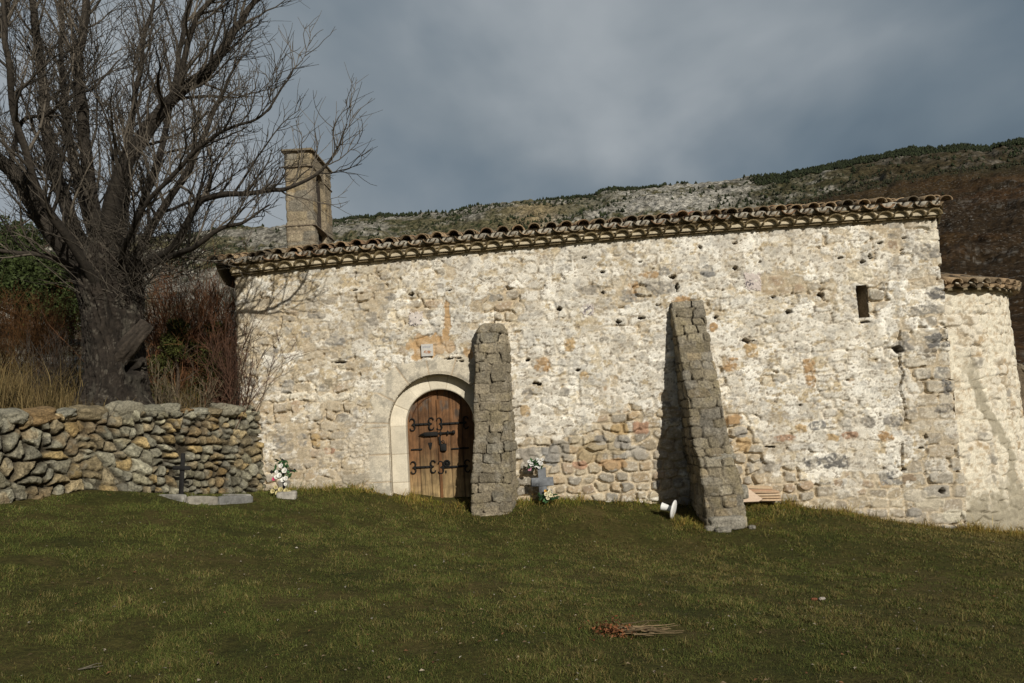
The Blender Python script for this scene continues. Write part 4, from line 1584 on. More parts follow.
# ---------------- apse
def apse():
    R = 2.42
    cx, cy = SR - .05, HW
    _, ztop = px2w(975, 289, -.6)
    zb = -2.2
    nth, nz_ = 330, 270
    th = np.linspace(-math.pi / 2 - .02, math.pi / 2, nth)
    zz = np.linspace(zb, ztop, nz_)
    Rz = R + 0.07 * (ztop - zz) / 4
    arc = th * R
    A, Z = np.meshgrid(arc, zz, indexing='ij')
    e, r = masonry(A + 20, Z, .19, .30, 71, q=3.2, jit=.4, warp=.16)
    grain = fbm(A * 14, Z * 16, 3, 4, .6)
    pal = np.array([(0.36, .30, .215), (.33, .29, .22), (.43, .36, .26), (.30, .275, .23), (.40, .31, .20)])
    c = pal[np.clip((r[0] * 5).astype(int), 0, 4)] * (.7 + .6 * grain)[..., None]
    jm = sstep(.026, .010, e)
    c = mixc(c, (0.46, .39, .29), jm * .45)
    wsh = sstep(.40, .52, fbm(A * 7, Z * 8, 23, 5, .68))
    c = mixc(c, (0.66, .61, .51), wsh * .85)
    crk = sstep(.010, .003, e) * sstep(.56, .62, fbm(A * 3, Z * 3, 77, 4, .6))
    c = mixc(c, (0.12, .10, .07), crk * .85)
    n1 = fbm(A * 3.4, Z * 2.6, 40, 6, .66)
    pl = sstep(.475, .525, n1 + .03) * .92
    white = sstep(.37, .46, fbm(A * 15, Z * 20, 60, 5, .7))
    pc = mixc(np.tile(np.array((0.47, .39, .28)), A.shape + (1,)), (0.66, .61, .495), white)
    # grey-green run where water comes down
    run = np.interp(Z, [-.6, .3, 1.2, 2.2, 3.2], [-1.02, -.98, -1.22, -1.32, -1.15]) * R / 1.0
    gm = sstep(.15, .09, np.abs(A - run) + (fbm(A * 5, Z * 3.5, 5, 5, .6) - .5) * .36) * sstep(2.3, 1.7, Z + .8 * (n1 - .5)) * .92
    foot = sstep(.35, -.1, Z - (-.35) + (n1 - .5) * 1.5)
    gm = np.maximum(gm, foot)
    gcol = np.asarray((0.33, .295, .22)) * (.75 + .5 * grain)[..., None]
    fga = fbm(A * 33, Z * 38, 83.0, 3, .7)
    h = (.045 * np.clip(e / .03, 0, 1) + .06 * (r[1] - .5)) * (1 - .7 * pl) + pl * (.03 + .05 * (fbm(A * 4, Z * 4, 9, 5, .6) - .5)) + .02 * (grain - .5) - .06 * crk + .01 * (fga - .5)
    c = c * (1 - pl[..., None]) + pc * pl[..., None]
    c = c * (.72 + .56 * fga)[..., None]
    c = c * (1 - gm[..., None]) + gcol * gm[..., None]
    h = h - .012 * gm
    RR = Rz[None] + h
    V = np.stack([cx + RR * np.cos(th)[:, None], cy + RR * np.sin(th)[:, None], Z], -1)
    ap = mk('apse', V.reshape(-1, 3), gridfaces(nth, nz_), M_WALL, chapel, c.reshape(-1, 3))
    # eaves: mortar ring, slab, tile row, half cone of tiles
    mb = MB()
    def ringband(z0, z1, r, col):
        t2 = np.linspace(-math.pi / 2 + .02, math.pi / 2, 160)
        pr = [(r - .2, z0), (r, z0 + .004), (r, (z0 + z1) / 2), (r, z1 - .004), (r - .2, z1)]
        G = np.array([[(cx + q[0] * math.cos(t), cy + q[0] * math.sin(t), ztop + q[1]) for q in pr] for t in t2])
        k = fbm(G[..., 0] * 7, G[..., 1] * 7, G[..., 2] * 9, 4)
        mb.grid(G, np.asarray(col) * (.7 + .6 * k)[..., None])
    ringband(-.02, .03, R + .13, (0.22, .18, .11))
    ringband(.03, .14, R + .10, (.36, .33, .265))
    mb.build('apse_cornice', M_MORTAR, ap)
    mb = MB()
    nt = 27
    pitch = rad(17)
    for i in range(nt):
        t = -math.pi / 2 + math.pi * (i + .5) / nt
        for j in range(6):
            rr = R + .27 - j * .42 * math.cos(pitch)
            z_ = ztop + .055 + j * .42 * math.sin(pitch)
            if rr < .3:
                continue
            f = max(rr / (R + .27), .25)
            yaw = t + math.pi / 2
            tile_shell(mb, (cx + rr * math.cos(t), cy + rr * math.sin(t), z_ + .03), .5, .12 * f, .10 * f, True, pitch, yaw, np.array(TILES[(i * 3 + j) % 5]) * random.uniform(.6, 1.2))
            t2 = t + math.pi / nt / 2
            tile_shell(mb, (cx + rr * math.cos(t2), cy + rr * math.sin(t2), z_ + .045), .5, .12 * f, .10 * f, False, pitch, t2 + math.pi / 2, np.array(TILES[(i * 2 + j) % 5]) * random.uniform(.6, 1.1), span=.8)
    mb.build('apse_roof', M_TILE, ap)
    # raking buttress behind the apse, with sloping coping
    bt = MB()
    t = rad(-4)
    d = np.array([math.cos(t), math.sin(t), 0])
    q = np.array([-d[1], d[0], 0])
    _, za = px2w(1010, 362, -2.0)
    rows = []
    ns, nzz = 60, 60
    for side in (-1, 1):
        u = np.linspace(0, 1, ns)
        v = np.linspace(0, 1, nzz)
        L = R - .1 + 1.9 * u
        zt_ = za + .15 - 1.35 * u
        G = np.zeros((ns, nzz, 3))
        for k in range(nzz):
            zz_ = -2.2 + (zt_ + 2.2) * v[k]
            G[:, k, 0] = cx + L * d[0] + side * .32 * q[0]
            G[:, k, 1] = cy + L * d[1] + side * .32 * q[1]
            G[:, k, 2] = zz_
        e, r = masonry(L[:, None] + np.zeros((ns, nzz)), G[..., 2], .2, .32, 90 + side, q=3.4, warp=.05)
        k = fbm(G[..., 0] * 8, G[..., 2] * 8, side, 4)
        cc = np.asarray((0.16, .125, .085)) * (.6 + .8 * k)[..., None] * (.8 + .4 * r[0])[..., None]
        G = G + (side * q)[None, None] * (.03 * np.clip(e / .04, 0, 1) + .02 * (r[1] - .5))[..., None]
        bt.grid(G if side > 0 else G[::-1], cc)
    end = np.array([[cx + (R + 1.8) * d[0] + s_ * .33 * q[0], cy + (R + 1.8) * d[1] + s_ * .33 * q[1], z_] for s_, z_ in ((-1, -2.2), (1, -2.2), (1, za - 1.2), (-1, za - 1.2))])
    bt.add(end, np.array([[0, 1, 2, 3]]), (.16, .13, .09))
    for k in range(6):
        u = (k + .5) / 6
        L = R - .1 + 1.9 * u
        lump(bt, (cx + L * d[0], cy + L * d[1], za + .15 - 1.35 * u + .02), (.42, .76, .13), rotz(t) @ roty(math.atan2(1.35, 1.9)), k + 60, (.24, .205, .15), hi=False, rough=.08, boxy=5)
    bt.build('apse_buttress', M_STONE, ap)


apse()


# ---------------- small things fixed on the wall
def plaque():
    s, z = px2w(427.5, 350.5)
    mb = MB()
    y = -.052
    mb.box((s, y, z), (.205, .022, .21), col=(.50, .485, .45), bev=.004)
    # the glazed face with its worn line of letters and a small rust brown picture
    n = 110
    X, Z = np.meshgrid(np.linspace(-1, 1, n), np.linspace(-1, 1, n), indexing='ij')
    k = fbm(X * 3, Z * 3, 4, 4)
    c = np.asarray((.54, .525, .49)) * (.85 + .3 * k)[..., None]
    x = -.80
    rr = random.Random(4)
    while x < .78:
        w_ = rr.uniform(.08, .16)
        m = (np.abs(X - x - w_ / 2) < w_ / 2 - .02) & (np.abs(Z - .56) < .15 + .05 * rr.random())
        m2 = m & (fbm(X * 14, Z * 11, x * 7, 3) > .45)
        c[m2] = (.16, .18, .26)
        x += w_ + .04
    pic = sstep(.55, .48, np.hypot(X * .85, (Z + .33) * 1.7) + .5 * (fbm(X * 3, Z * 3, 8, 4) - .5))
    c = mixc(c, (.36, .19, .11), pic * sstep(.40, .52, fbm(X * 5, Z * 6, 31, 4)))
    fr = (np.maximum(np.abs(X), np.abs(Z)) > .93)
    c[fr] = (.50, .49, .47)
    mb.grid(np.stack([s + X * .098, np.full_like(X, y - .0122), z + Z * .1], -1), c)
    m = mb.build('wall_plaque', M_PAINT, chapel)
    m['label'] = 'small white ceramic plaque above the door'


plaque()


def painted_patch(u, v, w_, h_, mark, col=(.60, .545, .50), seed=0):
    """faded whitish painted square with remains of dark marks"""
    s, z = px2w(u, v)
    n = 64
    X, Z = np.meshgrid(np.linspace(-1, 1, n), np.linspace(-1, 1, n), indexing='ij')
    k = fbm(X * 2 + seed, Z * 2, seed, 4)
    d = np.maximum(np.abs(X), np.abs(Z)) + (fbm(X * 4 + seed, Z * 4, seed + 5, 5, .65) - .5) * .8
    G = np.stack([s + X * w_ / 2, -.036 - .020 * (k - .5) + .04 * sstep(.75, 1.08, d), z + Z * h_ / 2], -1)
    c = np.asarray(col) * (.80 + .36 * fbm(X * 5, Z * 5, seed + 2, 5, .65))[..., None]
    for (mx, mz, ra, rb) in mark:
        dm = np.hypot((X - mx) / ra, (Z - mz) / rb)
        ink = sstep(1.05, .8, dm) * sstep(.47, .54, fbm(X * 7 + seed * 3, Z * 7, seed + 9, 4, .6))
        c = mixc(c, (.09, .08, .095), ink * .9)
    keep = ~(d > 1.02)
    kc = keep[:-1, :-1] & keep[1:, 1:]
    mk('painted_patch', G.reshape(-1, 3), gridfaces(n, n, kc), M_PAINT, chapel, c.reshape(-1, 3))


painted_patch(416, 319, .27, .25, [(.05, .2, .2, .12), (.55, -.28, .3, .2), (-.75, -.3, .2, .2), (-.2, -.85, .5, .22)], seed=1)
painted_patch(588, 310, .215, .23, [(0, -.05, .75, .75)], col=(.50, .45, .42), seed=2)
painted_patch(752, 282, .30, .36, [(-.35, -.25, .5, .48)], col=(.58, .51, .47), seed=3)


# ================================================================= DRY STONE WALL AND THE BANK BEHIND IT
LW = [(262, 491, 13.45, 404), (180, 496, 12.0, 405), (80, 492, 10.9, 405), (0, 503, 9.9, 411), (-120, 515, 8.9, 416)]
LWB = np.array([at(u, v, Y) for u, v, Y, _ in LW])
LWT = np.array([at(u, vt, Y)[2] for u, v, Y, vt in LW])
LWL = np.concatenate([[0], np.cumsum(np.hypot(np.diff(LWB[:, 0]), np.diff(LWB[:, 1])))])
LWD = (LWB[-1, :2] - LWB[0, :2]) / np.linalg.norm(LWB[-1, :2] - LWB[0, :2])
LWN = np.array([-LWD[1], LWD[0]])                     # towards the meadow
if LWN @ (EYE[:2] - LWB[2, :2]) < 0:
    LWN = -LWN


def lw_at(l):
    return (np.interp(l, LWL, LWB[:, 0]), np.interp(l, LWL, LWB[:, 1]), np.interp(l, LWL, LWB[:, 2]), np.interp(l, LWL, LWT))


def low_wall():
    t = thing('dry_stone_wall', (float(LWB[1, 0]), float(LWB[1, 1]), float(LWB[1, 2])), 'low dry stone wall of rough grey and ochre rocks running from the chapel corner', 'wall')
    org = np.array(t.location)
    L = np.arange(-.1, LWL[-1], .013)
    x, y, zb, zt_ = lw_at(np.clip(L, 0, None))
    n3 = np.array([LWN[0], LWN[1], 0])
    nf, nt_, nb = 120, 34, 20
    prof = [(0.0, v, 0) for v in np.linspace(-.35, 1, nf)] + [(-.5 * v, 1, 1) for v in np.linspace(.03, 1, nt_)] + [(-.5, 1 - v, 2) for v in np.linspace(.02, .5, nb)]
    G = np.zeros((len(L), len(prof), 3))
    B = np.zeros((len(L), len(prof)))
    Nn = np.zeros_like(G)
    for k, (o, v, kind) in enumerate(prof):
        zz = zb + (zt_ - .10 - zb) * v
        bat = 0.10 * (1 - np.clip(v, 0, 1)) if kind == 0 else 0
        G[:, k, 0] = x + n3[0] * (o + bat)
        G[:, k, 1] = y + n3[1] * (o + bat)
        G[:, k, 2] = zz
        B[:, k] = (zz - zb) + (-o if kind else 0) + ((1 - v) * 1.4 if kind == 2 else 0)
        if kind == 0:
            a = np.clip((v - .93) / .07, 0, 1)
            Nn[:, k] = n3 * (1 - .5 * a) + np.array([0, 0, .6]) * a
        elif kind == 1:
            a = np.clip(1 + o / .12, 0, 1)
            Nn[:, k] = np.array([0, 0, 1]) * (1 - .4 * a) + n3 * .5 * a
        else:
            Nn[:, k] = -n3
    A = np.repeat(L[:, None], len(prof), 1)
    big = sstep(1.0, 4.5, A)                            # larger rocks away from the chapel
    wx = .05 * (fbm(A * 7, B * 7, 77, 4, .6) - .5)
    wy = .05 * (fbm(A * 7, B * 7, 87, 4, .6) - .5)
    e1, r1 = masonry(A + wx, B + wy, .128, .155, 5, q=2.4, jit=.8, warp=.12)
    e2, r2 = masonry(A + 3 + wx, B + .05 + wy, .178, .205, 15, q=2.4, jit=.8, warp=.14)
    sel = A + .3 * (vnoise(A * 2, B * 2, 4) - .5) > 2.1
    e = np.where(sel, e2, e1)
    r = [np.where(sel, b, a) for a, b in zip(r1, r2)]
    grain = fbm(A * 10, B * 10, 3, 5, .62)
    gr2 = fbm(A * 3.2, B * 3.2, 9, 4, .6)
    pal = np.array([(0.215, .205, .175), (.185, .178, .155), (.245, .20, .135), (.23, .215, .17), (.27, .205, .115), (.165, .155, .13), (.22, .185, .135), (.25, .24, .205)])
    c = np.array([1.12, 1.10, .94]) * pal[np.clip((r[0] * 8).astype(int), 0, 7)] * (.62 + .7 * r[1])[..., None] * (.35 + 1.3 * grain)[..., None] * (.6 + .8 * fbm(A * 34, B * 34, 5, 3, .7))[..., None]
    c = mixc(c, (0.20, .19, .155), sstep(.54, .66, fbm(A * 6, B * 6, 33, 4, .6)) * .55)          # pale lichen
    c = mixc(c, (0.20, .125, .05), sstep(.61, .70, fbm(A * 2.2, B * 2.2, 51, 4, .6)) * .5)       # rusty stain
    jm = sstep(.020, .006, e)
    jw2 = sstep(.022, .008, e) * sstep(.46, .58, fbm(A * 2.3, B * 2.3, 66, 4, .6))
    c = mixc(c, (0.045, .037, .024), np.maximum(jm * .7, jw2))
    dome = np.clip(e / .048, 0, 1)
    # each rock shows a flat, tilted, chipped face
    tx = (r[0] - .5) * .55 * np.sin(A * 9 + r[1] * 20) * .05 + (r[1] - .5) * .5 * np.sin(B * 11 + r[2] * 20) * .06
    chip = np.abs(fbm(A * 5.5, B * 5.5, 41, 4, .6) - .5)
    h = .048 * (1 - (1 - dome) ** 1.5) * (.6 + .8 * r[2]) - .03 * jm + .06 * (grain - .5) + .035 * (gr2 - .5) - .05 + tx * .4 - .07 * jw2 + .035 * (fbm(A * 22, B * 22, 6, 3, .7) - .5)
    h = h + .05 * (r[3] - .5) * (1 - jm)
    G = G + Nn * h[..., None] - org
    mk('rubble_face', G.reshape(-1, 3), gridfaces(len(L), len(prof)), M_STONE, t, c.reshape(-1, 3))
    # loose coping rocks along the top
    l = .05
    k = 0
    palc = [(.24, .225, .17), (.20, .19, .142), (.255, .235, .175), (.22, .18, .11), (.24, .23, .18), (.20, .135, .065)]
    while l < LWL[-1] - .2:
        w_ = random.uniform(.26, .46) * (0.75 if l < 2 else 1.15)
        hh = w_ * random.uniform(.42, .72)
        x_, y_, zb_, ztp = lw_at(l + w_ / 2)
        o = random.uniform(-.28, -.10)
        mb = MB()
        ctr = np.array([x_ + LWN[0] * o, y_ + LWN[1] * o, ztp - .08 + random.uniform(-.03, .02)]) - org
        rt = rotz(math.atan2(LWD[1], LWD[0]) + random.uniform(-.3, .3)) @ rotx(random.uniform(-.25, .25)) @ roty(random.uniform(-.22, .22))
        lump(mb, ctr, (w_, random.uniform(.28, .42), hh * .9), rt, k * 1.7 + 3, palc[k % 6], rough=.30, boxy=3.6)
        mb.build('coping_stone', M_STONE, t)
        l += w_ * random.uniform(.86, 1.02)
        k += 1


low_wall()


def bank_z(l, d):
    """ground behind the wall: l along it, d behind it"""
    lc = np.clip(l, 0, LWL[-1])
    zt_ = np.interp(lc, LWL, LWT)
    rise = np.interp(d, [0, .6, 2, 6, 12, 25, 60, 120], [-.32, -.20, .05, .75, 1.9, 4.6, 7, 8])
    return zt_ + rise + .12 * (fbm(l * .8, d * .8, 3, 4) - .5) * np.clip(d, 0, 3)


def bank_pt(l, d):
    b = LWB[0, :2] + LWD * l - LWN * d
    return np.array([b[0], b[1], float(bank_z(np.array(l), np.array(d)))])


def bank_from_px(u, Y):
    """bank point under photograph column u at distance Y"""
    P = at(u, 400, Y)[:2]
    q = P - LWB[0, :2]
    return np.array([P[0], P[1], float(bank_z(np.array(q @ LWD), np.array(-(q @ LWN))))])


def make_bank():
    l = np.concatenate([np.linspace(-22, -2, 40), np.linspace(-1.8, 9, 120), np.linspace(9.5, 60, 60)])
    d = np.concatenate([np.linspace(.30, 6, 60), np.linspace(6.3, 30, 60), np.linspace(32, 120, 30)])
    Lm, Dm = np.meshgrid(l, d, indexing='ij')
    Z = bank_z(Lm, Dm)
    X = LWB[0, 0] + LWD[0] * Lm - LWN[0] * Dm
    Y = LWB[0, 1] + LWD[1] * Lm - LWN[1] * Dm
    n = fbm(X * .5, Y * .5, 3, 5)
    c = np.tile(np.array((0.085, .066, .036)), n.shape + (1,))
    c = mixc(c, (0.045, .042, .018), sstep(.45, .6, n))
    rock = sstep(.47, .55, fbm(X * .7, Y * .7, 19, 4)) * sstep(6, 9, Dm) * sstep(17, 13, Dm)
    c = mixc(c, (0.20, .185, .155), rock * .9)
    c = mixc(c, (0.055, .032, .018), sstep(15, 24, Dm) * .9)
    o = mk('bank', np.stack([X, Y, Z], -1).reshape(-1, 3), gridfaces(len(l), len(d)), M_BANK, col=c.reshape(-1, 3))
    tag(o, kind='structure')


make_bank()


# ================================================================= BARE TREE
class Tubes:
    """many thin tapering twigs gathered quickly into one mesh"""
    def __init__(s):
        s.b = {}

    def add(s, P, r, sides, col):
        s.b.setdefault((len(P), sides), []).append((P, r, col))

    def build(s, name, mat, parent=None, org=np.zeros(3)):
        Vs, Fs, Cs, off = [], [], [], 0
        for (n, k), items in s.b.items():
            P = np.array([i[0] for i in items], float)
            r = np.array([i[1] for i in items], float)
            c = np.array([i[2] for i in items], float)
            T = np.gradient(P, axis=1)
            T /= np.linalg.norm(T, axis=-1)[..., None] + 1e-9
            ref = np.where(np.abs(T[:, :1, 2:]) > .8, np.array([1., .13, .07]), np.array([.11, .07, 1.]))
            A = np.cross(T, np.broadcast_to(ref, T.shape))
            A /= np.linalg.norm(A, axis=-1)[..., None] + 1e-9
            B = np.cross(T, A)
            th = np.arange(k) / k * 2 * math.pi
            G = P[:, :, None] + r[:, :, None, None] * (np.cos(th)[:, None] * A[:, :, None] + np.sin(th)[:, None] * B[:, :, None])
            m = len(items)
            i = (np.arange(m) * n * k)[:, None, None] + (np.arange(n - 1) * k)[None, :, None]
            j = np.arange(k)
            F = np.stack([i + j, i + (j + 1) % k, i + k + (j + 1) % k, i + k + j], -1).reshape(-1, 4)
            Vs.append(G.reshape(-1, 3) - org)
            Fs.append(F + off)
            Cs.append(np.repeat(c, n * k, 0))
            off += m * n * k
        return mk(name, np.concatenate(Vs), np.concatenate(Fs), mat, parent, np.concatenate(Cs))


def unit(v):
    return v / (np.linalg.norm(v) + 1e-9)


def perp(d, rnd=random):
    r = np.array([rnd.gauss(0, 1), rnd.gauss(0, 1), rnd.gauss(0, 1)])
    return unit(np.cross(d, r))


def curve(start, d, L, n, wander, up, rnd=random):
    P = [np.array(start, float)]
    d = unit(d)
    for i in range(n - 1):
        d = unit(d + wander * np.array([rnd.gauss(0, 1), rnd.gauss(0, 1), rnd.gauss(0, 1)]) + np.array([0, 0, up]))
        P.append(P[-1] + d * L / (n - 1))
    return np.array(P)


def smooth_poly(P, n):
    P = np.array(P, float)
    m = len(P)
    t = np.linspace(0, m - 1, n)
    out = np.zeros((n, P.shape[1]))
    for k, tt in enumerate(t):
        i = min(int(tt), m - 2)
        f = tt - i
        p0, p1, p2, p3 = P[max(i - 1, 0)], P[i], P[i + 1], P[min(i + 2, m - 1)]
        out[k] = .5 * ((2 * p1) + (-p0 + p2) * f + (2 * p0 - 5 * p1 + 4 * p2 - p3) * f * f + (-p0 + 3 * p1 - 3 * p2 + p3) * f ** 3)
    return out


def bare_tree():
    rnd = random.Random(21)
    YT = 12.3
    base = bank_from_px(117, YT)
    t = thing('bare_tree', tuple(base - [0, 0, .05]), 'large leafless old tree with thick dark trunk and knothole behind the low stone wall', 'tree')
    org = np.array(t.location)
    px = YT / FPX
    # trunk: path and radii from the photograph
    tp = [(117, 408, 37), (116, 392, 34), (116, 365, 31), (113, 335, 31), (111, 310, 33), (108, 288, 37), (106, 268, 36), (104, 250, 26), (102, 236, 12)]
    P = smooth_poly([[*at(u, v, YT), r * px] for u, v, r in tp], 200)
    P[:, 3] *= .82
    P[0, 2] = min(P[0, 2], base[2] - .3)
    nth = 210
    th = np.linspace(0, 2 * math.pi, nth)
    G = np.zeros((nth, 200, 3))
    zz = np.linspace(0, 1, 200)
    TH, ZZ = np.meshgrid(th, np.arange(200) * .012, indexing='ij')
    cx_, sx_ = np.cos(TH), np.sin(TH)
    tw = TH + ZZ * .35
    rid = 1 - np.abs(2 * fbm(np.cos(tw) * 8.5, np.sin(tw) * 8.5, ZZ * 2.6, 5, .62) - 1)
    lob = fbm(np.cos(TH) * 1.3, np.sin(TH) * 1.3, ZZ * .7 + 4, 3)
    rr = P[None, :, 3] * (1 + .42 * (lob - .5) + .34 * (rid - .75)) + .055 * (fbm(cx_ * 3, sx_ * 3, ZZ * 5, 4) - .5)
    rr = rr * (1 + .22 * np.exp(-ZZ / .25) * (1 + .5 * np.cos(TH * 5)))
    # knothole on the near side
    kp = at(123.5, 368, YT - .45)
    X = P[None, :, 0] + rr * cx_
    Yy = P[None, :, 1] + rr * sx_
    Z = np.repeat(P[None, :, 2], nth, 0) + 0 * rr
    dk = np.sqrt((X - kp[0]) ** 2 + ((Z - kp[2]) * .75) ** 2)
    front = sx_ < .2
    hole = sstep(.085, .055, dk) * front
    rim = np.exp(-((dk - .115) / .04) ** 2) * front
    rr = rr + .05 * (fbm(X * 9, Yy * 9, Z * 6, 4, .65) - .5)
    rr2 = rr - .20 * hole + .045 * rim
    X = P[None, :, 0] + rr2 * cx_
    Yy = P[None, :, 1] + rr2 * sx_
    c = np.asarray((0.019, .0150, .0115)) * (.3 + 1.15 * rid)[..., None] * (.7 + .6 * lob)[..., None]
    mot = fbm(X * 11, Yy * 11, Z * 8, 5, .68)
    c = c * (.25 + 1.5 * mot)[..., None]
    c = mixc(c, (0.11, .098, .078), sstep(.60, .72, fbm(X * 16, Yy * 16, Z * 13, 4, .65)) * .7)
    c = mixc(c, (0.060, .055, .043), sstep(.55, .7, fbm(cx_ * 4, sx_ * 4, ZZ * 4, 4)) * .5)
    c = mixc(c, (0.012, .010, .008), hole)
    G = np.stack([X, Yy, Z], -1) - org
    trunk = mk('trunk', G.reshape(-1, 3), gridfaces(nth, 200), M_BARK, t, c.reshape(-1, 3))
    # sawn stub leaning right, over the knothole
    mb = MB()
    S = np.array([at(u, v, Y) for u, v, Y in ((122, 357, YT - .20), (127, 348, YT - .30), (134, 339, YT - .33), (142, 330, YT - .30), (148, 323, YT - .27))])
    S = smooth_poly(S, 40)
    R_ = np.interp(np.linspace(0, 1, 40), [0, .3, .8, 1], [.15, .135, .115, .105])
    ths = np.linspace(0, 2 * math.pi, 40)
    T = np.gradient(S, axis=0)
    T /= np.linalg.norm(T, axis=1)[:, None]
    A = np.cross(T, np.array([0, 1, 0.]))
    A /= np.linalg.norm(A, axis=1)[:, None]
    B = np.cross(T, A)
    kn = fbm(np.cos(ths)[None] * 3, np.sin(ths)[None] * 3, np.linspace(0, 2, 40)[:, None], 4)
    RR = R_[:, None] * (1 + .7 * (kn - .5))
    RR = RR * (1 + .22 * (fbm(np.cos(ths)[None] * 2 + np.linspace(0, 4, 40)[:, None], np.sin(ths)[None] * 2, np.linspace(0, 6, 40)[:, None], 4, .6) - .5))
    RR[-1] *= .72
    RR[-2] *= .9
    mo = fbm(np.cos(ths)[None] * 6, np.sin(ths)[None] * 6, np.linspace(0, 14, 40)[:, None], 4, .65)
    kn = kn * (.4 + 1.2 * mo)
    Gs = S[:, None] + RR[..., None] * (np.cos(ths)[None, :, None] * A[:, None] + np.sin(ths)[None, :, None] * B[:, None]) - org
    mb.grid(Gs, np.asarray((0.050, .040, .031)) * (.2 + 1.5 * kn)[..., None])
    ce = Gs[-1].mean(0)
    mb.add(np.vstack([Gs[-1], ce]), np.array([[i, i + 1, 40] for i in range(39)]), (0.12, .095, .07))
    mb.build('branch_stub', M_BARK, t)

    LIMBS = [
        [(92, 300, 0), (78, 268, -.1), (55, 235, -.25), (30, 200, -.4), (8, 168, -.5), (-30, 135, -.7), (-85, 85, -.9), (-120, 30, -1.)],
        [(98, 285, .1), (84, 250, .2), (66, 205, .3), (52, 160, .4), (42, 90, .5), (35, 20, .6), (22, -60, .7), (15, -150, .8)],
        [(106, 285, 0), (100, 240, -.1), (92, 200, -.1), (83, 130, -.2), (78, 60, -.2), (86, 0, -.1), (94, -90, 0), (98, -170, 0)],
        [(112, 282, 0), (112, 240, -.1), (112, 205, -.2), (126, 164, -.3), (148, 130, -.35), (168, 107, -.4), (202, 76, -.5), (228, 38, -.55), (251, 4, -.6), (276, -50, -.6)],
        [(160, 116, -.4), (172, 98, -.5), (179, 84, -.6), (187, 40, -.7), (206, 10, -.8), (232, -12, -.9), (262, -50, -1.)],
        [(126, 285, -.1), (146, 262, -.25), (172, 248, -.5), (196, 206, -.8), (214, 197, -.9), (236, 194, -1.0), (262, 193, -1.05), (290, 188, -1.1), (318, 173, -1.15), (335, 150, -1.2), (348, 124, -1.25)],
        [(122, 275, .1), (124, 230, .2), (128, 180, .3), (132, 120, .35), (143, 60, .4), (152, 0, .4), (156, -70, .4)],
        [(130, 280, -.05), (142, 245, -.2), (162, 210, -.3), (186, 172, -.45), (206, 132, -.5), (222, 96, -.6), (240, 56, -.7)],
        [(88, 282, -.1), (66, 262, -.3), (36, 254, -.5), (0, 250, -.7), (-40, 236, -.9)],
        [(118, 270, -.3), (128, 240, -.8), (150, 200, -1.2), (190, 160, -1.5), (228, 128, -1.8), (262, 110, -2.0), (290, 66, -2.1)],
        [(102, 270, .4), (88, 220, .9), (70, 150, 1.4), (62, 80, 1.7), (60, 0, 2.0), (58, -90, 2.2)],
        [(112, 270, .3), (135, 225, .8), (160, 150, 1.2), (175, 70, 1.5), (190, 0, 1.7), (200, -60, 1.9)],
        [(96, 285, -.4), (70, 240, -.9), (36, 190, -1.4), (16, 120, -1.8), (6, 40, -2.1), (0, -40, -2.3)],
        [(10, 166, -.5), (22, 122, -.6), (48, 114, -.6), (76, 94, -.6), (94, 84, -.6), (118, 60, -.6)],
        [(-30, 135, -.7), (-16, 60, -.8), (2, 20, -.8), (14, -14, -.8), (40, -60, -.8)],
        [(140, 272, -.2), (166, 258, -.4), (196, 246, -.8), (222, 228, -1.0), (246, 222, -1.15), (272, 206, -1.3)],
    ]
    LR = [(19, 4), (14, 2.6), (13, 2.2), (18, 1.6), (7, 1.2), (7, .6), (8, 1.2), (8, 1.1), (6, 1.4), (4.5, .8), (9, 2), (8, 1.6), (8, 2), (4, 1.0), (6.5, 2), (6, .8)]
    tw = Tubes()

    def bark(k=1.0):
        return np.array((0.060, .051, .040)) * rnd.uniform(.35, 2.2) * k

    for li, (pts, (ra, rb)) in enumerate(zip(LIMBS, LR)):
        Pw = smooth_poly([at(u, v, YT + dy) for u, v, dy in pts], 60)
        nn = np.array([fbm(Pw[:, 0] * 1.5, Pw[:, 2] * 1.5, li * 3.3 + q, 3) - .5 for q in range(3)]).T
        Pw = Pw + nn * .22 * np.linspace(0, 1, 60)[:, None]
        r = (ra * (1 - np.linspace(0, 1, 60)) ** .8 + rb * (1 - (1 - np.linspace(0, 1, 60)) ** .8)) * px * .60
        sides = 16 if ra > 10 else 9
        ths = np.arange(sides + 1) / sides * 2 * math.pi
        T = np.gradient(Pw, axis=0)
        T /= np.linalg.norm(T, axis=1)[:, None]
        A = np.cross(T, np.array([.1, 1, .05]))
        A /= np.linalg.norm(A, axis=1)[:, None]
        B = np.cross(T, A)
        k = fbm(np.cos(ths)[None] * 2.4, np.sin(ths)[None] * 2.4, np.linspace(0, 9, 60)[:, None] + li, 4)
        RR = r[:, None] * (1 + .4 * (k - .5))
        Gl = Pw[:, None] + RR[..., None] * (np.cos(ths)[None, :, None] * A[:, None] + np.sin(ths)[None, :, None] * B[:, None]) - org
        fade = np.linspace(.65, 1.5, 60)[:, None, None]
        cl = np.asarray((0.032, .0265, .0205)) * (.4 + 1.2 * k)[..., None] * fade
        mb = MB()
        mb.grid(Gl, cl)
        mb.build('limb', M_BARK, t)
        # boughs, branches, twigs
        Ltot = np.linalg.norm(np.diff(Pw, axis=0), axis=1).sum()
        n1 = int(Ltot / .185)
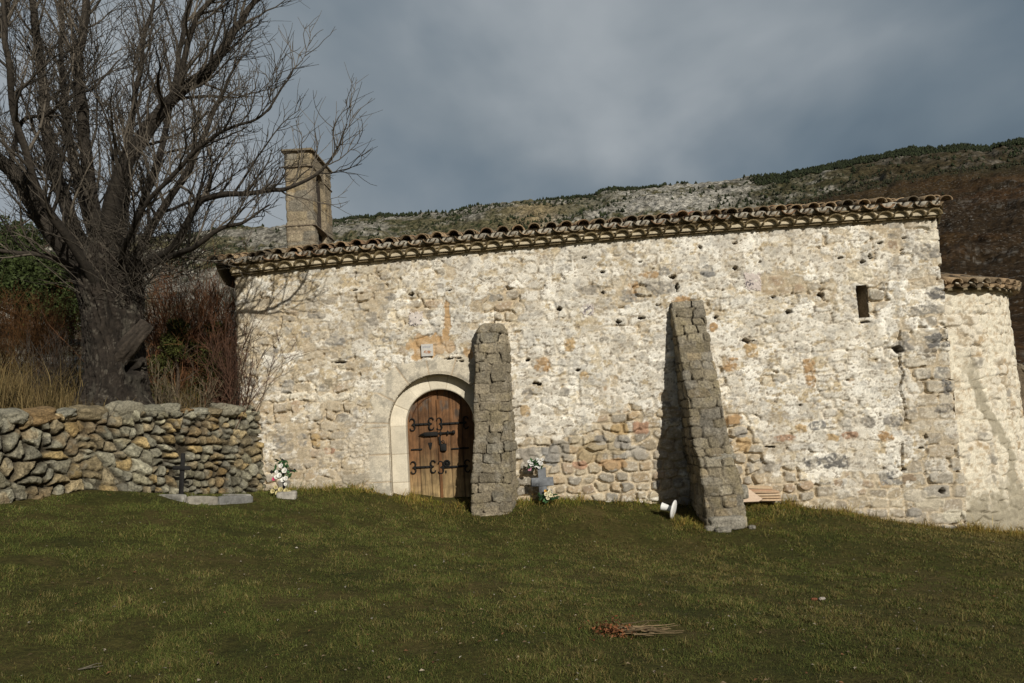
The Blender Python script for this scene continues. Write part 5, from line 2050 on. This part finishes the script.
        for q in range(n1):
            f = .22 + .78 * (q + rnd.random()) / n1
            i = min(int(f * 59), 58)
            d0 = T[i]
            ang = rnd.uniform(.45, .95)
            side = perp(d0, rnd)
            d1 = unit(d0 * math.cos(ang) + side * math.sin(ang) + np.array([0, 0, .18]))
            L1 = rnd.uniform(.7, 2.1) * (1.1 - .55 * f) * (.55 if li in (5, 15, 9) and f > .5 else 1)
            r1 = min(r[i] * .5, .012 + .012 * L1)
            C1 = curve(Pw[i], d1, L1, 9, .14, .07, rnd)
            cb = bark()
            tw.add(C1, np.linspace(r1, .0042, 9), 5, cb)
            n2 = int(L1 / .125)
            for w_ in range(n2):
                g = .15 + .85 * (w_ + rnd.random()) / n2
                j = min(int(g * 8), 7)
                dd = unit(C1[j + 1] - C1[j])
                a2 = rnd.uniform(.4, .95)
                d2 = unit(dd * math.cos(a2) + perp(dd, rnd) * math.sin(a2) + np.array([0, 0, .16]))
                L2 = rnd.uniform(.25, .85) * (1.15 - .5 * g)
                st = C1[j] + (C1[j + 1] - C1[j]) * (g * 8 - j)
                C2 = curve(st, d2, L2, 6, .20, .06, rnd)
                tw.add(C2, np.linspace(.0066, .0032, 6), 3, cb * rnd.uniform(.7, 1.3))
                for e_ in range(rnd.choice((1, 2, 2, 3))):
                    j2 = rnd.randint(1, 4)
                    dd2 = unit(C2[j2 + 1] - C2[j2])
                    a3 = rnd.uniform(.4, .9)
                    d3 = unit(dd2 * math.cos(a3) + perp(dd2, rnd) * math.sin(a3) + np.array([0, 0, .1]))
                    C3 = curve(C2[j2], d3, rnd.uniform(.12, .45), 4, .14, .05, rnd)
                    tw.add(C3, np.linspace(.0045, .0024, 4), 3, cb * rnd.uniform(.7, 1.35))
    # a thicket of suckers round the crotch
    for q in range(800):
        u, v = rnd.uniform(70, 200), rnd.uniform(225, 300)
        st = at(u if v < 280 else rnd.uniform(75, 150), v, YT + rnd.uniform(-.5, .3))
        C = curve(st, np.array([rnd.gauss(.15, .7), rnd.gauss(-.1, .6), rnd.uniform(.1, 1.1)]), rnd.uniform(.3, 1.3), 6, .14, .04, rnd)
        tw.add(C, np.linspace(.0065, .002, 6), 3, bark(.9))
    o = tw.build('twigs', M_TWIG, t, org)


bare_tree()


# ================================================================= SHRUBS AND TREES BEHIND THE WALL
def twig_shrub(pos, h, w, n, col, label, seed, group=None, name='bare_shrub'):
    rnd = random.Random(seed)
    t = Tubes()
    for i in range(n):
        a = rnd.uniform(0, 6.283)
        sp = abs(rnd.gauss(0, .5))
        d = np.array([math.cos(a) * sp, math.sin(a) * sp, 1.0])
        st = np.array([rnd.gauss(0, w * .16), rnd.gauss(0, w * .16), -.1])
        L = h * rnd.uniform(.55, 1.08)
        C = curve(st, d, L, 9, .07, .03, rnd)
        cc = np.array(col) * rnd.uniform(.5, 1.5)
        t.add(C, np.linspace(.008, .003, 9), 3, cc)
        for k in range(rnd.randint(5, 9)):
            j = rnd.randint(2, 7)
            dd = unit(C[j + 1] - C[j])
            a2 = rnd.uniform(.3, .9)
            d2 = unit(dd * math.cos(a2) + perp(dd, rnd) * math.sin(a2))
            C2 = curve(C[j], d2, h * rnd.uniform(.12, .36), 6, .12, .05, rnd)
            t.add(C2, np.linspace(.0045, .002, 6), 3, cc * rnd.uniform(.7, 1.4))
            for m in range(2):
                j2 = rnd.randint(1, 4)
                dd = unit(C2[j2 + 1] - C2[j2])
                C3 = curve(C2[j2], unit(dd + .8 * perp(dd, rnd)), h * rnd.uniform(.05, .16), 4, .12, .03, rnd)
                t.add(C3, np.linspace(.0032, .0016, 4), 3, cc * rnd.uniform(.7, 1.5))
    o = t.build(name, M_TWIG)
    o.location = pos
    return tag(o, label, 'shrub', group)


RS = 'reddish brown bare shrub behind the low wall'
for (u, Y, h, w, n, seed, col, lab) in (
        (168, 14.2, 2.3, 1.5, 90, 1, (0.15, .072, .034), 'reddish bare shrub right beside the old tree trunk'),
        (196, 15.2, 2.9, 1.6, 110, 2, (0.165, .075, .036), 'tallest reddish bare shrub midway between tree trunk and chapel corner'),
        (221, 14.6, 2.5, 1.4, 100, 3, (0.15, .068, .032), 'rust brown bare shrub close against the chapel corner'),
        (12, 17.5, 1.9, 2.2, 80, 4, (0.075, .036, .012), 'orange brown bare shrub at the left edge below the pines'),
        (52, 18.5, 2.0, 2.2, 80, 5, (0.070, .032, .011), 'orange brown bare shrub between left pines and tree trunk'),
        (236, 13.25, 2.0, .55, 34, 8, (0.075, .040, .026), 'dark thin rust brown bush standing right at the chapel corner above the wall end'),
        (50, 12.6, 1.35, .9, 26, 6, (0.045, .036, .028), 'sparse dark stemmed bush in dry grass left of the trunk'),
        (176, 12.75, .95, 1.4, 26, 7, (0.12, .095, .06), 'low pale twiggy bush just above the wall right of the trunk')):
    twig_shrub(bank_from_px(u, Y), h, w, n, col, lab, seed, 'bare shrubs behind the wall')


def leaf_cloud(mb, centre, rad3, n, size, col, rnd, up=0.3):
    """loose sprays of needles/leaves through a crown volume"""
    c = np.array(centre)
    q = rnd.normal(size=(n, 3))
    q /= np.linalg.norm(q, axis=1)[:, None]
    q *= (rnd.random(n) ** .45)[:, None]
    clump = fbm(q[:, 0] * 2.4 + c[0], q[:, 1] * 2.4 + c[1], q[:, 2] * 2.4 + c[2], 3)
    keep = clump > .40
    q, clump = q[keep], clump[keep]
    m = len(q)
    P = c + q * np.array(rad3) * (1 + .5 * (clump - .5))[:, None]
    a = rnd.normal(size=(m, 3)) + np.array([0, 0, up])
    a /= np.linalg.norm(a, axis=1)[:, None]
    b = np.cross(a, rnd.normal(size=(m, 3)))
    b /= np.linalg.norm(b, axis=1)[:, None]
    s1 = size * rnd.uniform(.6, 1.5, m)[:, None]
    V = np.stack([P - b * s1 * .22, P + a * s1 * .5 - b * s1 * .1, P + a * s1, P + b * s1 * .22 + a * s1 * .3], 1)
    F = np.arange(m * 4).reshape(m, 4)
    cc = np.array(col) * rnd.uniform(.55, 1.5, m)[:, None] * (.6 + .8 * clump)[:, None]
    mb.add(V.reshape(-1, 3), F, np.repeat(cc, 4, 0))


def evergreen(name, pos, h, w, col, label, seed, cat='tree', group=None, trunk=True, n=5200, leaf=.16):
    r = np.random.default_rng(seed)
    t = thing(name, tuple(pos), label, cat, group)
    mb = MB()
    k = 11
    for i in range(k):
        a = r.uniform(0, 6.283)
        zf = r.uniform(.18, .95)
        sp = w * .5 * (1.05 - zf * .75) * r.uniform(.2, 1)
        rr = w * .30 * (1.25 - .8 * zf)
        leaf_cloud(mb, (math.cos(a) * sp, math.sin(a) * sp, zf * h), (rr, rr, rr * .75), n // k, leaf, col, r)
    mb.build('crown', M_LEAF, t, smooth=False)
    tb = MB()
    C = curve(np.array([0, 0, -.3]), np.array([.05, .02, 1]), h * .95, 12, .04, .05)
    tb.tube(C, np.linspace(.05 * w, .01 * w, 12), 8, (0.07, .05, .035))
    for i in range(10):
        j = r.integers(2, 10)
        a = r.uniform(0, 6.283)
        tb.tube(curve(C[j], np.array([math.cos(a), math.sin(a), .4]), w * .42, 6, .1, .05), np.linspace(.018 * w, .004 * w, 6), 5, (0.07, .05, .035))
    tb.build('trunk', M_BARK, t)


for (u, Y, h, w, seed, lab) in ((-22, 25, 4.4, 4.2, 11, 'dark green pine at the far left edge, the tallest of the three'),
                                (18, 27, 4.0, 3.8, 12, 'dark green pine between the left edge and the tree trunk'),
                                (56, 26, 2.9, 3.2, 13, 'smaller green pine whose crown touches the bare tree trunk')):
    evergreen('pine_tree', bank_from_px(u, Y), h, w, (0.036, .050, .014), lab, seed, group='pines on the slope at the left', n=16000, leaf=.13)
for (u, Y, h, w, seed, lab) in ((178, 13.7, 1.55, 1.0, 21, 'green juniper bush growing among the red shrubs, nearer the trunk'),
                                (210, 14.1, 1.6, 1.1, 22, 'green juniper bush growing among the red shrubs, nearer the chapel')):
    evergreen('juniper_bush', bank_from_px(u, Y), h, w, (0.040, .044, .010), lab, seed, 'bush', 'juniper bushes behind the wall', n=9000, leaf=.05)


def blades(name, P, h, lean, width, col, label, seed):
    """one object of many thin bent blades"""
    r = np.random.default_rng(seed)
    n = len(P)
    a = r.uniform(0, 2 * math.pi, n)
    wv = np.stack([np.cos(a), np.sin(a), np.zeros(n)], -1) * (width[:, None] * .5)
    b = r.uniform(0, 2 * math.pi, n)
    lv = np.stack([np.cos(b), np.sin(b), np.zeros(n)], -1)
    up = np.array([0, 0, 1.])
    bend = lean * r.uniform(.2, 1.3, n)
    mid = P + up * (h * .58)[:, None] + lv * (h * bend * .35)[:, None]
    tip = P + up * (h * np.clip(1 - .35 * bend, .2, 1))[:, None] + lv * (h * bend)[:, None]
    V = np.stack([P - wv, P + wv, mid + wv * .75, mid - wv * .75, tip], 1).reshape(-1, 3)
    i = np.arange(n)[:, None] * 5
    F4 = i + np.array([0, 1, 2, 3])
    F3 = i + np.array([3, 2, 4])
    c = np.repeat(col, 5, 0).reshape(n, 5, 3)
    o = mk(name, V, [F4, F3], M_GRASS, None, c.reshape(-1, 3), smooth=False)
    return tag(o, label, 'grass', kind='stuff')


def dry_bank_grass():
    r = np.random.default_rng(5)
    n = 26000
    l = r.uniform(.2, 9.5, n)
    d = .42 + 5.5 * r.random(n) ** 1.6
    k = fbm(l * 1.6, d * 1.6, 8, 3)
    keep = k > .40
    l, d, k = l[keep], d[keep], k[keep]
    z = bank_z(l, d)
    X = LWB[0, 0] + LWD[0] * l - LWN[0] * d
    Y = LWB[0, 1] + LWD[1] * l - LWN[1] * d
    n = len(l)
    h = r.uniform(.25, .75, n) * (.5 + 1.0 * sstep(.4, .65, k)) * np.where(d < 1.0, .55, 1)
    h = h * np.where(r.random(n) < .5, .5, 1)
    c = np.array([(0.15, .108, .045), (.115, .08, .033), (.08, .060, .022), (.18, .135, .06)])[r.integers(0, 4, n)] * r.uniform(.6, 1.15, n)[:, None]
    blades('dry_grass', np.stack([X, Y, z - .02], -1), h, np.full(n, .55), r.uniform(.006, .014, n), c,
           'tall dry straw coloured grass on the bank behind the low wall', 6)


dry_bank_grass()


# ================================================================= MEADOW GRASS
def project(P):
    d = P - EYE
    x, y, z = d @ _R, d @ _U, d @ _F
    return W / 2 + FPX * x / z, H / 2 - FPX * y / z, z


def open_ground(x, y):
    """True where the meadow is open: in front of the chapel and of the low wall"""
    rel = np.stack([x, y], -1) - WALL_O[:2]
    s_ = rel @ ES[:2]
    p_ = rel @ EN[:2]
    ok = (p_ > .02) | (s_ > SR) | ((np.abs(s_ - DC_S) < .6) & (p_ > -.30))
    ax, ay = (WALL_O + (SR - .05) * ES - HW * EN)[:2]
    ok &= ~((np.hypot(x - ax, y - ay) < 2.75) & (s_ > SR - .1))
    q = np.stack([x, y], -1) - LWB[0, :2]
    l = q @ LWD
    dd = q @ LWN
    ok &= ~((dd < .16) & (l > -.3))
    # door and buttress footprints
    ok &= ~((np.abs(s_ - DC_S) < .55) & (p_ < -.1))
    b1 = (s_ > rows1[1][2] - .02) & (s_ < rows1[1][3] + .02) & (p_ < .42)
    b2 = (s_ > rows2[1][2] - .02) & (s_ < rows2[1][3] + .02) & (p_ < 1.2)
    ok &= ~b1 & ~b2
    return ok, s_, p_


def meadow():
    r = np.random.default_rng(9)
    n = 1650000
    Y = 3.4 + (17.5 - 3.4) * r.random(n) ** 1.25
    X = (r.random(n) * 2 - 1) * .92 * Y
    k1 = fbm(X * .55, Y * .55, 2, 4, .55)
    k2 = fbm(X * 2.6, Y * 2.6, 7, 3, .6)
    k3 = fbm(X * 9, Y * 9, 17, 2)
    ok, s_, p_ = open_ground(X, Y)
    ok &= r.random(n) < np.clip((.25 + 1.5 * (k2 - .25) + .5 * (k3 - .5)) * (.5 + .5 * sstep(.30, .42, k1 * .6 + k2 * .4)), .06, 1)
    X, Y, k1, k2, k3, s_, p_ = (a[ok] for a in (X, Y, k1, k2, k3, s_, p_))
    z = gz(X, Y)
    P = np.stack([X, Y, z - .008], -1)
    u, v, dz = project(P)
    ok = (u > -230) & (u < W + 230) & (v < H + 110) & (v > 330)
    P, k1, k2, k3, s_, p_ = (a[ok] for a in (P, k1, k2, k3, s_, p_))
    n = len(P)
    foot = np.exp(-np.clip(p_ - .05, 0, None) / .32) * (s_ > SL - .2)
    foot = np.maximum(foot, .7 * np.exp(-np.abs(p_ - 1.0) / .3) * (np.abs(s_ - (rows2[1][2] + rows2[1][3]) / 2) < .8))
    h = r.uniform(.014, .036, n) * (.6 + .9 * k2) * (1 + 3.0 * foot * (.3 + k3))
    tall = r.random(n) < .02
    h = np.where(tall, h * 2.0, h)
    h = h * (1 + .9 * sstep(.62, .75, k3))
    green = np.array([(0.064, .080, .017), (.080, .092, .022), (.045, .060, .013), (.100, .100, .026)])
    straw = np.array([(0.155, .124, .042), (.125, .098, .031), (.19, .156, .066), (.100, .074, .026)])
    fs = np.clip(.20 + .8 * (k1 - .5) + 1.0 * (k3 - .5) + .22 * foot + .035 * P[:, 0], .06, .85)
    pick_ = r.random(n) < fs
    c = np.where(pick_[:, None], straw[r.integers(0, 4, n)], green[r.integers(0, 4, n)]) * r.uniform(.7, 1.3, n)[:, None]
    c = c * (.86 + .3 * sstep(.35, .65, k2))[:, None]
    c = c * (1 + np.array([1.0, .75, .15]) * foot[:, None])
    lean = r.uniform(.5, 1.9, n)
    dist = P[:, 1]
    wd = r.uniform(.0028, .0055, n) * np.clip(dist / 7, .8, 1.6)
    blades('meadow_grass', P, h, lean, wd, c, 'short patchy green and straw coloured turf in front of the chapel', 10)


meadow()


def ground_px(u, v):
    d = ray(u, v)
    t = np.linspace(2, 40, 4000)
    Q = EYE + d[None] * t[:, None]
    g = gz(Q[:, 0], Q[:, 1], True)
    i = int(np.argmax(Q[:, 2] < g))
    return np.array([Q[i, 0], Q[i, 1], g[i]])


def litter():
    r = np.random.default_rng(14)
    n = 1500
    Y = 3.9 + 9.5 * r.random(n) ** 1.2
    X = (r.random(n) * 2 - 1) * .68 * Y
    ok, _, _ = open_ground(X, Y)
    X, Y = X[ok], Y[ok]
    n = len(X)
    z = gz(X, Y) + r.uniform(.012, .03, n)
    P = np.stack([X, Y, z], -1)
    a = r.uniform(0, 6.283, n)
    sz = r.uniform(.005, .019, n)[:, None]
    t1 = np.stack([np.cos(a), np.sin(a), r.uniform(-.3, .3, n)], -1) * sz
    t2 = np.stack([-np.sin(a), np.cos(a), r.uniform(-.5, .5, n)], -1) * sz * .55
    upv = np.array([0, 0, 1.])[None] * sz * .3
    V = np.stack([P - t1, P - t2 + upv, P + t1, P + t2 + upv], 1).reshape(-1, 3)
    c = np.array([(0.20, .15, .09), (.26, .22, .16), (.16, .075, .035), (.32, .29, .24), (.12, .08, .045)])[r.integers(0, 5, n)] * r.uniform(.6, 1.2, n)[:, None]
    o = mk('fallen_leaves', V, np.arange(n * 4).reshape(n, 4), M_LEAF, None, np.repeat(c, 4, 0), smooth=False)
    tag(o, 'small dry fallen leaves and bits scattered over the turf', 'leaves', kind='stuff')


litter()


# ================================================================= GRAVES AND LOOSE THINGS
def grave_things():
    px12 = 12.0 / FPX
    # black iron cross
    P = ground_px(181, 497)
    sc = P[1] / FPX
    t = thing('grave_cross', tuple(P), 'plain black iron cross planted in front of the dry stone wall', 'cross')
    mb = MB()
    rl = roty(.07)
    hgt = 43 * sc
    mb.box(rl @ np.array([0, 0, hgt / 2 - .04]), (.062, .022, hgt + .08), rot=rl, col=(.02, .02, .02), bev=.005)
    mb.build('upright', M_IRON, t)
    mb = MB()
    mb.box(rl @ np.array([0, -.0235, hgt - 14.5 * sc]), (17.5 * sc, .022, .058), rot=rl, col=(.02, .02, .02), bev=.005)
    mb.build('crossbar', M_IRON, t)
    # kerb of the grave
    A, B = ground_px(187, 503), ground_px(252, 502)
    t = thing('grave_kerb', tuple((A + B) / 2), 'low weathered grey kerb slabs edging a grave between the black cross and the flowers', 'kerb')
    o = np.array(t.location)
    d = unit(B - A)
    L = np.linalg.norm(B - A)
    yaw = math.atan2(d[1], d[0])
    for f0, f1, col, tilt in ((0, .44, (.27, .25, .21), .05), (.455, 1.0, (.17, .168, .16), -.02)):
        mb = MB()
        c = A + d * L * (f0 + f1) / 2 - o + np.array([0, 0, .012])
        lump(mb, c, (L * (f1 - f0), .10, .16), rotz(yaw) @ roty(-math.asin(d[2]) + tilt * .3), 40 + f0, col, rough=.07, boxy=7)
        mb.build('kerb_slab', M_CONC, t)
    back = np.array([-d[1], d[0], 0])
    if back[1] < 0:
        back = -back
    for e, f in ((A, 1), (B, 1)):
        mb = MB()
        lump(mb, e - o + back * .36 + np.array([0, 0, .05]), (.09, .62, .13), rotz(math.atan2(back[1], back[0]) - math.pi / 2), 44 + f, (.28, .27, .24), rough=.04, boxy=8)
        mb.build('kerb_slab', M_CONC, t)
    # stone block under the flower cross
    P = ground_px(287, 498)
    sc = P[1] / FPX
    mb = MB()
    lump(mb, (0, 0, .03), (.30, .2, .15), rotz(.1), 77, (.33, .31, .27), rough=.05, boxy=7)
    ob = mb.build('stone_block', M_CONC)
    ob.location = P
    tag(ob, 'small grey stone block under the bouquet at the chapel foot', 'block')
    # small dark cross carrying flowers
    Pc = P + np.array([-.06, .06, .085])
    t = thing('grave_cross', tuple(Pc), 'small dark iron cross with pointed arms almost hidden by a bouquet', 'cross')
    mb = MB()
    hz = .50
    mb.box((0, 0, hz / 2), (.035, .018, hz), col=(.02, .02, .02), bev=.004)
    mb.box((0, .0, hz - .0), (.06, .02, .03), rot=roty(.78), bev=.004)
    mb.build('upright', M_IRON, t)
    mb = MB()
    mb.box((0, -.020, hz - .17), (.36, .018, .034), col=(.02, .02, .02), bev=.004)
    for sg in (-1, 1):
        mb.box((sg * .18, -.020, hz - .17), (.045, .017, .05), rot=roty(.78), bev=.004)
    mb.build('crossbar', M_IRON, t)
    # bouquet on it
    bouquet('flower_bouquet', Pc + np.array([0, -.07, 0]), [(-.03, .27, .055), (.05, .34, .06), (-.085, .25, .045), (.02, .20, .055), (.07, .22, .05), (-.07, .33, .04), (.00, .42, .05), (.05, .13, .04)], (.78, .77, .72),
            [(-.12, .22, .04)], (.55, .06, .16), [(-.15, .03, .05), (-.08, .00, .05), (-.02, .05, .055), (.06, .03, .05), (.12, .00, .05), (.02, -.02, .045), (-.1, .09, .04)], (.56, .49, .25), (.20, .50),
            'bouquet of white flowers with green leaves and yellow blooms on the small dark cross', 1)
    # grey cross by the wall between the buttresses
    s_, z_ = px2w(543, 492, .24)
    P = w2world(s_, .24, z_ - .06)
    sc = P[1] / FPX
    t = thing('grave_cross', tuple(P), 'broad grey slate cross standing against the rubble between the two buttresses', 'cross', rz=-PHI)
    mb = MB()
    G0 = (.15, .158, .168)
    mb.box((0, 0, 12 * sc), (8.2 * sc, .05, 31 * sc), col=G0, bev=.006)
    mb.build('upright', M_CONC, t)
    mb = MB()
    mb.box((0, -.008, 13.6 * sc), (22 * sc, .052, 8.4 * sc), col=G0, bev=.006)
    mb.build('crossbar', M_CONC, t)
    # line of cut lettering too worn to read
    bouquet('flower_bouquet', P + np.array([-.10, -.01, 27 * sc]), [(-.03, .10, .05), (.04, .13, .055), (-.07, .07, .045), (.00, .05, .05), (.09, .08, .05), (.06, .02, .04), (-.10, .12, .04), (.12, .14, .035)], (.74, .73, .70),
            [(-.10, -.0, .05)], (.62, .30, .40), [], (0, 0, 0), (.0, .12), 'white artificial flowers with one pink bloom above the grey cross', 2)
    bouquet('flower_bouquet', P + np.array([.07, -.075, -.03]), [(-.02, .06, .05), (.05, .04, .05), (.03, .09, .045), (.0, -.0, .045)], (.66, .61, .42),
            [(-.03, .11, .035)], (.62, .36, .06), [], (0, 0, 0), (-.02, .06), 'pale yellow flowers at the foot of the grey cross', 3)


def rose(mb, c, r, col, rnd):
    """a bloom of overlapping petals"""
    for ring, (n, rr, tilt) in enumerate(((5, 1.0, .5), (4, .68, 1.0), (3, .38, 1.35))):
        for i in range(n):
            a = i / n * 6.283 + ring * .6 + rnd.uniform(-.2, .2)
            U, Vv = np.meshgrid(np.linspace(-1, 1, 4), np.linspace(0, 1, 4), indexing='ij')
            wdt = .62 * np.sin(np.clip(Vv, .12, 1) * 2.4 + .3)
            x = U * wdt * rr
            y = Vv * rr * math.cos(tilt) + .1
            z = Vv * rr * math.sin(tilt) * .8 + .25 * (U ** 2) * rr * Vv
            G = np.stack([x, y, z], -1) * r
            Rm = rotx(1.2) @ rotz(a)
            mb.grid(G @ Rm.T + np.array(c), np.array(col) * rnd.uniform(.82, 1.08))


def bouquet(name, pos, A, ca, B, cb, C, cc, zr, label, seed):
    rnd = random.Random(seed)
    t = thing(name, tuple(pos), label, 'flowers')
    for lst, col in ((A, ca), (B, cb), (C, cc)):
        for (x, z, r) in lst:
            mb = MB()
            rose(mb, (x, rnd.uniform(-.05, 0), z), r * .74, col, rnd)
            mb.build('blossom', M_PETAL, t)
    mb = MB()
    for i in range(64):
        x, z = rnd.gauss(0, .055), rnd.uniform(*zr)
        a = rnd.uniform(0, 6.283)
        L = rnd.uniform(.06, .12)
        d = np.array([math.cos(a), rnd.uniform(-.6, .2), math.sin(a) * .8 + .1])
        b = perp(d, rnd)
        p = np.array([x, rnd.uniform(-.02, .03), z])
        mb.add([p, p + d * L * .5 + b * L * .22, p + d * L, p + d * L * .5 - b * L * .22], np.array([[0, 1, 2, 3]]), np.array((0.035, .085, .030)) * rnd.uniform(.5, 1.4))
    mb.build('leaves', M_LEAF, t, smooth=False)


grave_things()


def white_vase():
    P = ground_px(671, 519)
    sc = P[1] / FPX
    t = thing('flower_vase', tuple(P), 'white plastic vase with a wide round foot lying on its side in the grass', 'vase')
    ax = rotz(-.45) @ roty(math.pi / 2 + .26)            # axis along the wall, foot to the right
    mb = MB()
    r0 = 9.6 * sc
    mb.lathe([(0, .02), (r0 * .55, .018), (r0 * .94, .006), (r0, -.004), (r0 * .97, -.016), (r0 * .5, -.006), (0, -.004)], (.05, -.02, r0 * .93), ax, 36)
    mb.build('foot_disc', M_WHITE, t)
    mb = MB()
    c = np.array((.05, -.02, r0 * .93))
    mb.lathe([(.055, -.01), (.045, -.05), (.05, -.10), (.062, -.19), (.068, -.2), (.058, -.19), (.044, -.10)], c, ax, 28)
    mb.build('cup', M_WHITE, t)


white_vase()


def slabs():
    pal = [(.47, .345, .225), (.44, .315, .20), (.49, .37, .25), (.42, .295, .19), (.46, .345, .225)]
    labs = ['terracotta slab at the bottom of the small stack by the buttress', 'second terracotta slab from the bottom of the stack', 'third terracotta slab from the bottom of the stack',
            'terracotta slab second from the top of the stack', 'slightly skewed terracotta slab on top of the stack by the buttress']
    for k in range(5):
        u, v = ((765, 494.2), (764, 491.6), (763.5, 489), (762, 486.3), (756, 482.2))[k]
        s_, z_ = px2w(u, v, .22)
        P = w2world(s_, .20, z_ - .085)
        mb = MB()
        w_ = (27, 28, 28.5, 29, 28)[k] / 59
        mb.box((0, 0, 0), (w_, .26, .034), rot=roty(.035 + (.02 if k == 4 else random.uniform(-.01, .01))), col=pal[k], bev=.006)
        if k == 4:
            mb.box((0, 0, -.036), (w_ * .92, .24, .034), rot=roty(.04), col=(.44, .28, .18), bev=.006)
        o = mb.build('terracotta_slab', M_CLAY)
        o.location = P
        o.rotation_euler = (0, 0, -PHI + random.uniform(-.06, .06))
        tag(o, labs[k], 'slab', 'terracotta slabs stacked against the wall')
    s_, z_ = px2w(750, 493, .42)
    P = w2world(s_, .42, z_)
    mb = MB()
    V = np.array([(-.13, .12, .13), (-.08, .12, .14), (.18, -.06, -.10), (.10, -.08, -.13), (-.13, -.05, -.13)])
    n_ = unit(np.cross(V[2] - V[0], V[4] - V[0]))
    V2 = V + n_ * .03
    mb.add(np.vstack([V, V2]), np.array([[0, 1, 2], [0, 2, 3], [0, 3, 4], [5, 7, 6], [5, 8, 7], [5, 9, 8]]), (.58, .45, .34))
    mb.add(np.vstack([V, V2]), np.array([[i, (i + 1) % 5, 5 + (i + 1) % 5, 5 + i] for i in range(5)]), (.55, .42, .31))
    o = mb.build('broken_slab', M_CLAY, smooth=False)
    o.location = P
    tag(o, 'pale broken clay slab leaning beside the terracotta stack', 'slab')
    # small rubble at the foot of the sloping buttress
    labs = ('flat grey stone lying in front of the sloping buttress foot', 'small pale stone right of the sloping buttress foot', 'small grey stone in the turf left of the flat one')
    for k, (u, v, sx) in enumerate(((722, 531, .26), (752, 528, .14), (709, 530, .12))):
        mb = MB()
        lump(mb, (0, 0, .01), (sx, sx * .8, sx * .45), rotz(k * 1.3), 88 + k, (.22, .205, .17), rough=.12, boxy=3)
        o = mb.build('loose_stone', M_STONE)
        o.location = ground_px(u, v)
        tag(o, labs[k], 'stone')


slabs()


def dry_plants():
    P = ground_px(622, 636)
    sc = np.linalg.norm(P - EYE) / FPX
    t = thing('withered_plant', tuple(P), 'uprooted withered plant with rusty leaves and pale stalks lying on the turf', 'plant')
    rnd = random.Random(3)
    tb = Tubes()
    for i in range(26):
        st = np.array([rnd.uniform(-.05, .10), rnd.gauss(0, .05), rnd.uniform(.02, .07)])
        d = np.array([1, rnd.gauss(-.04, .16), rnd.gauss(-.02, .05)])
        C = curve(st, d, rnd.uniform(.12, .40), 6, .08, -.005, rnd)
        C[:, 2] = np.clip(C[:, 2], .012, None)
        tb.add(C, np.linspace(.0045, .002, 6), 4, np.array((.25, .18, .10)) * rnd.uniform(.4, 1.2))
    tb.build('stalks', M_TWIG, t)
    mb = MB()
    for i in range(420):
        x, y, z = rnd.gauss(-.07, .075), rnd.gauss(0, .06), abs(rnd.gauss(.0, .045)) + .012
        a, b_ = rnd.uniform(0, 6.283), rnd.uniform(-.8, .8)
        d = np.array([math.cos(a), math.sin(a), b_])
        L = rnd.uniform(.012, .035)
        q = perp(d, rnd)
        p = np.array([x, y, z])
        mb.add([p, p + d * L * .5 + q * L * .25, p + d * L, p + d * L * .5 - q * L * .25], np.array([[0, 1, 2, 3]]), np.array((.17, .068, .028)) * rnd.uniform(.45, 1.5))
    mb.build('withered_leaves', M_LEAF, t, smooth=False)
    # pale dead stalk at lower left
    P = ground_px(78, 672)
    tb = Tubes()
    for i in range(9):
        C = curve(np.array([0, 0, .01]), np.array([1, rnd.gauss(.25, .25), rnd.uniform(.0, .25)]), rnd.uniform(.06, .16), 6, .06, 0, rnd)
        C[:, 2] = np.clip(C[:, 2], .012, None)
        tb.add(C, np.linspace(.0035, .0015, 6), 4, np.array((.17, .15, .11)) * rnd.uniform(.6, 1.1))
    o = tb.build('dead_stalk', M_TWIG)
    o.location = P
    tag(o, 'thin bleached dead stalk lying in the turf at lower left', 'stalk')
    # a rusty scrap and pale chip at right
    P = ground_px(819, 601)
    mb = MB()
    lump(mb, (.03, 0, .02), (.07, .03, .03), rotz(.3), 5, (.36, .32, .28), hi=False)
    lump(mb, (-.045, .0, .02), (.06, .03, .025), rotz(-.2), 6, (.22, .08, .04), hi=False)
    o = mb.build('broken_stick', M_STONE)
    o.location = P
    tag(o, 'short pale stick with a rusty red end lying right of the withered plant', 'stick')


dry_plants()
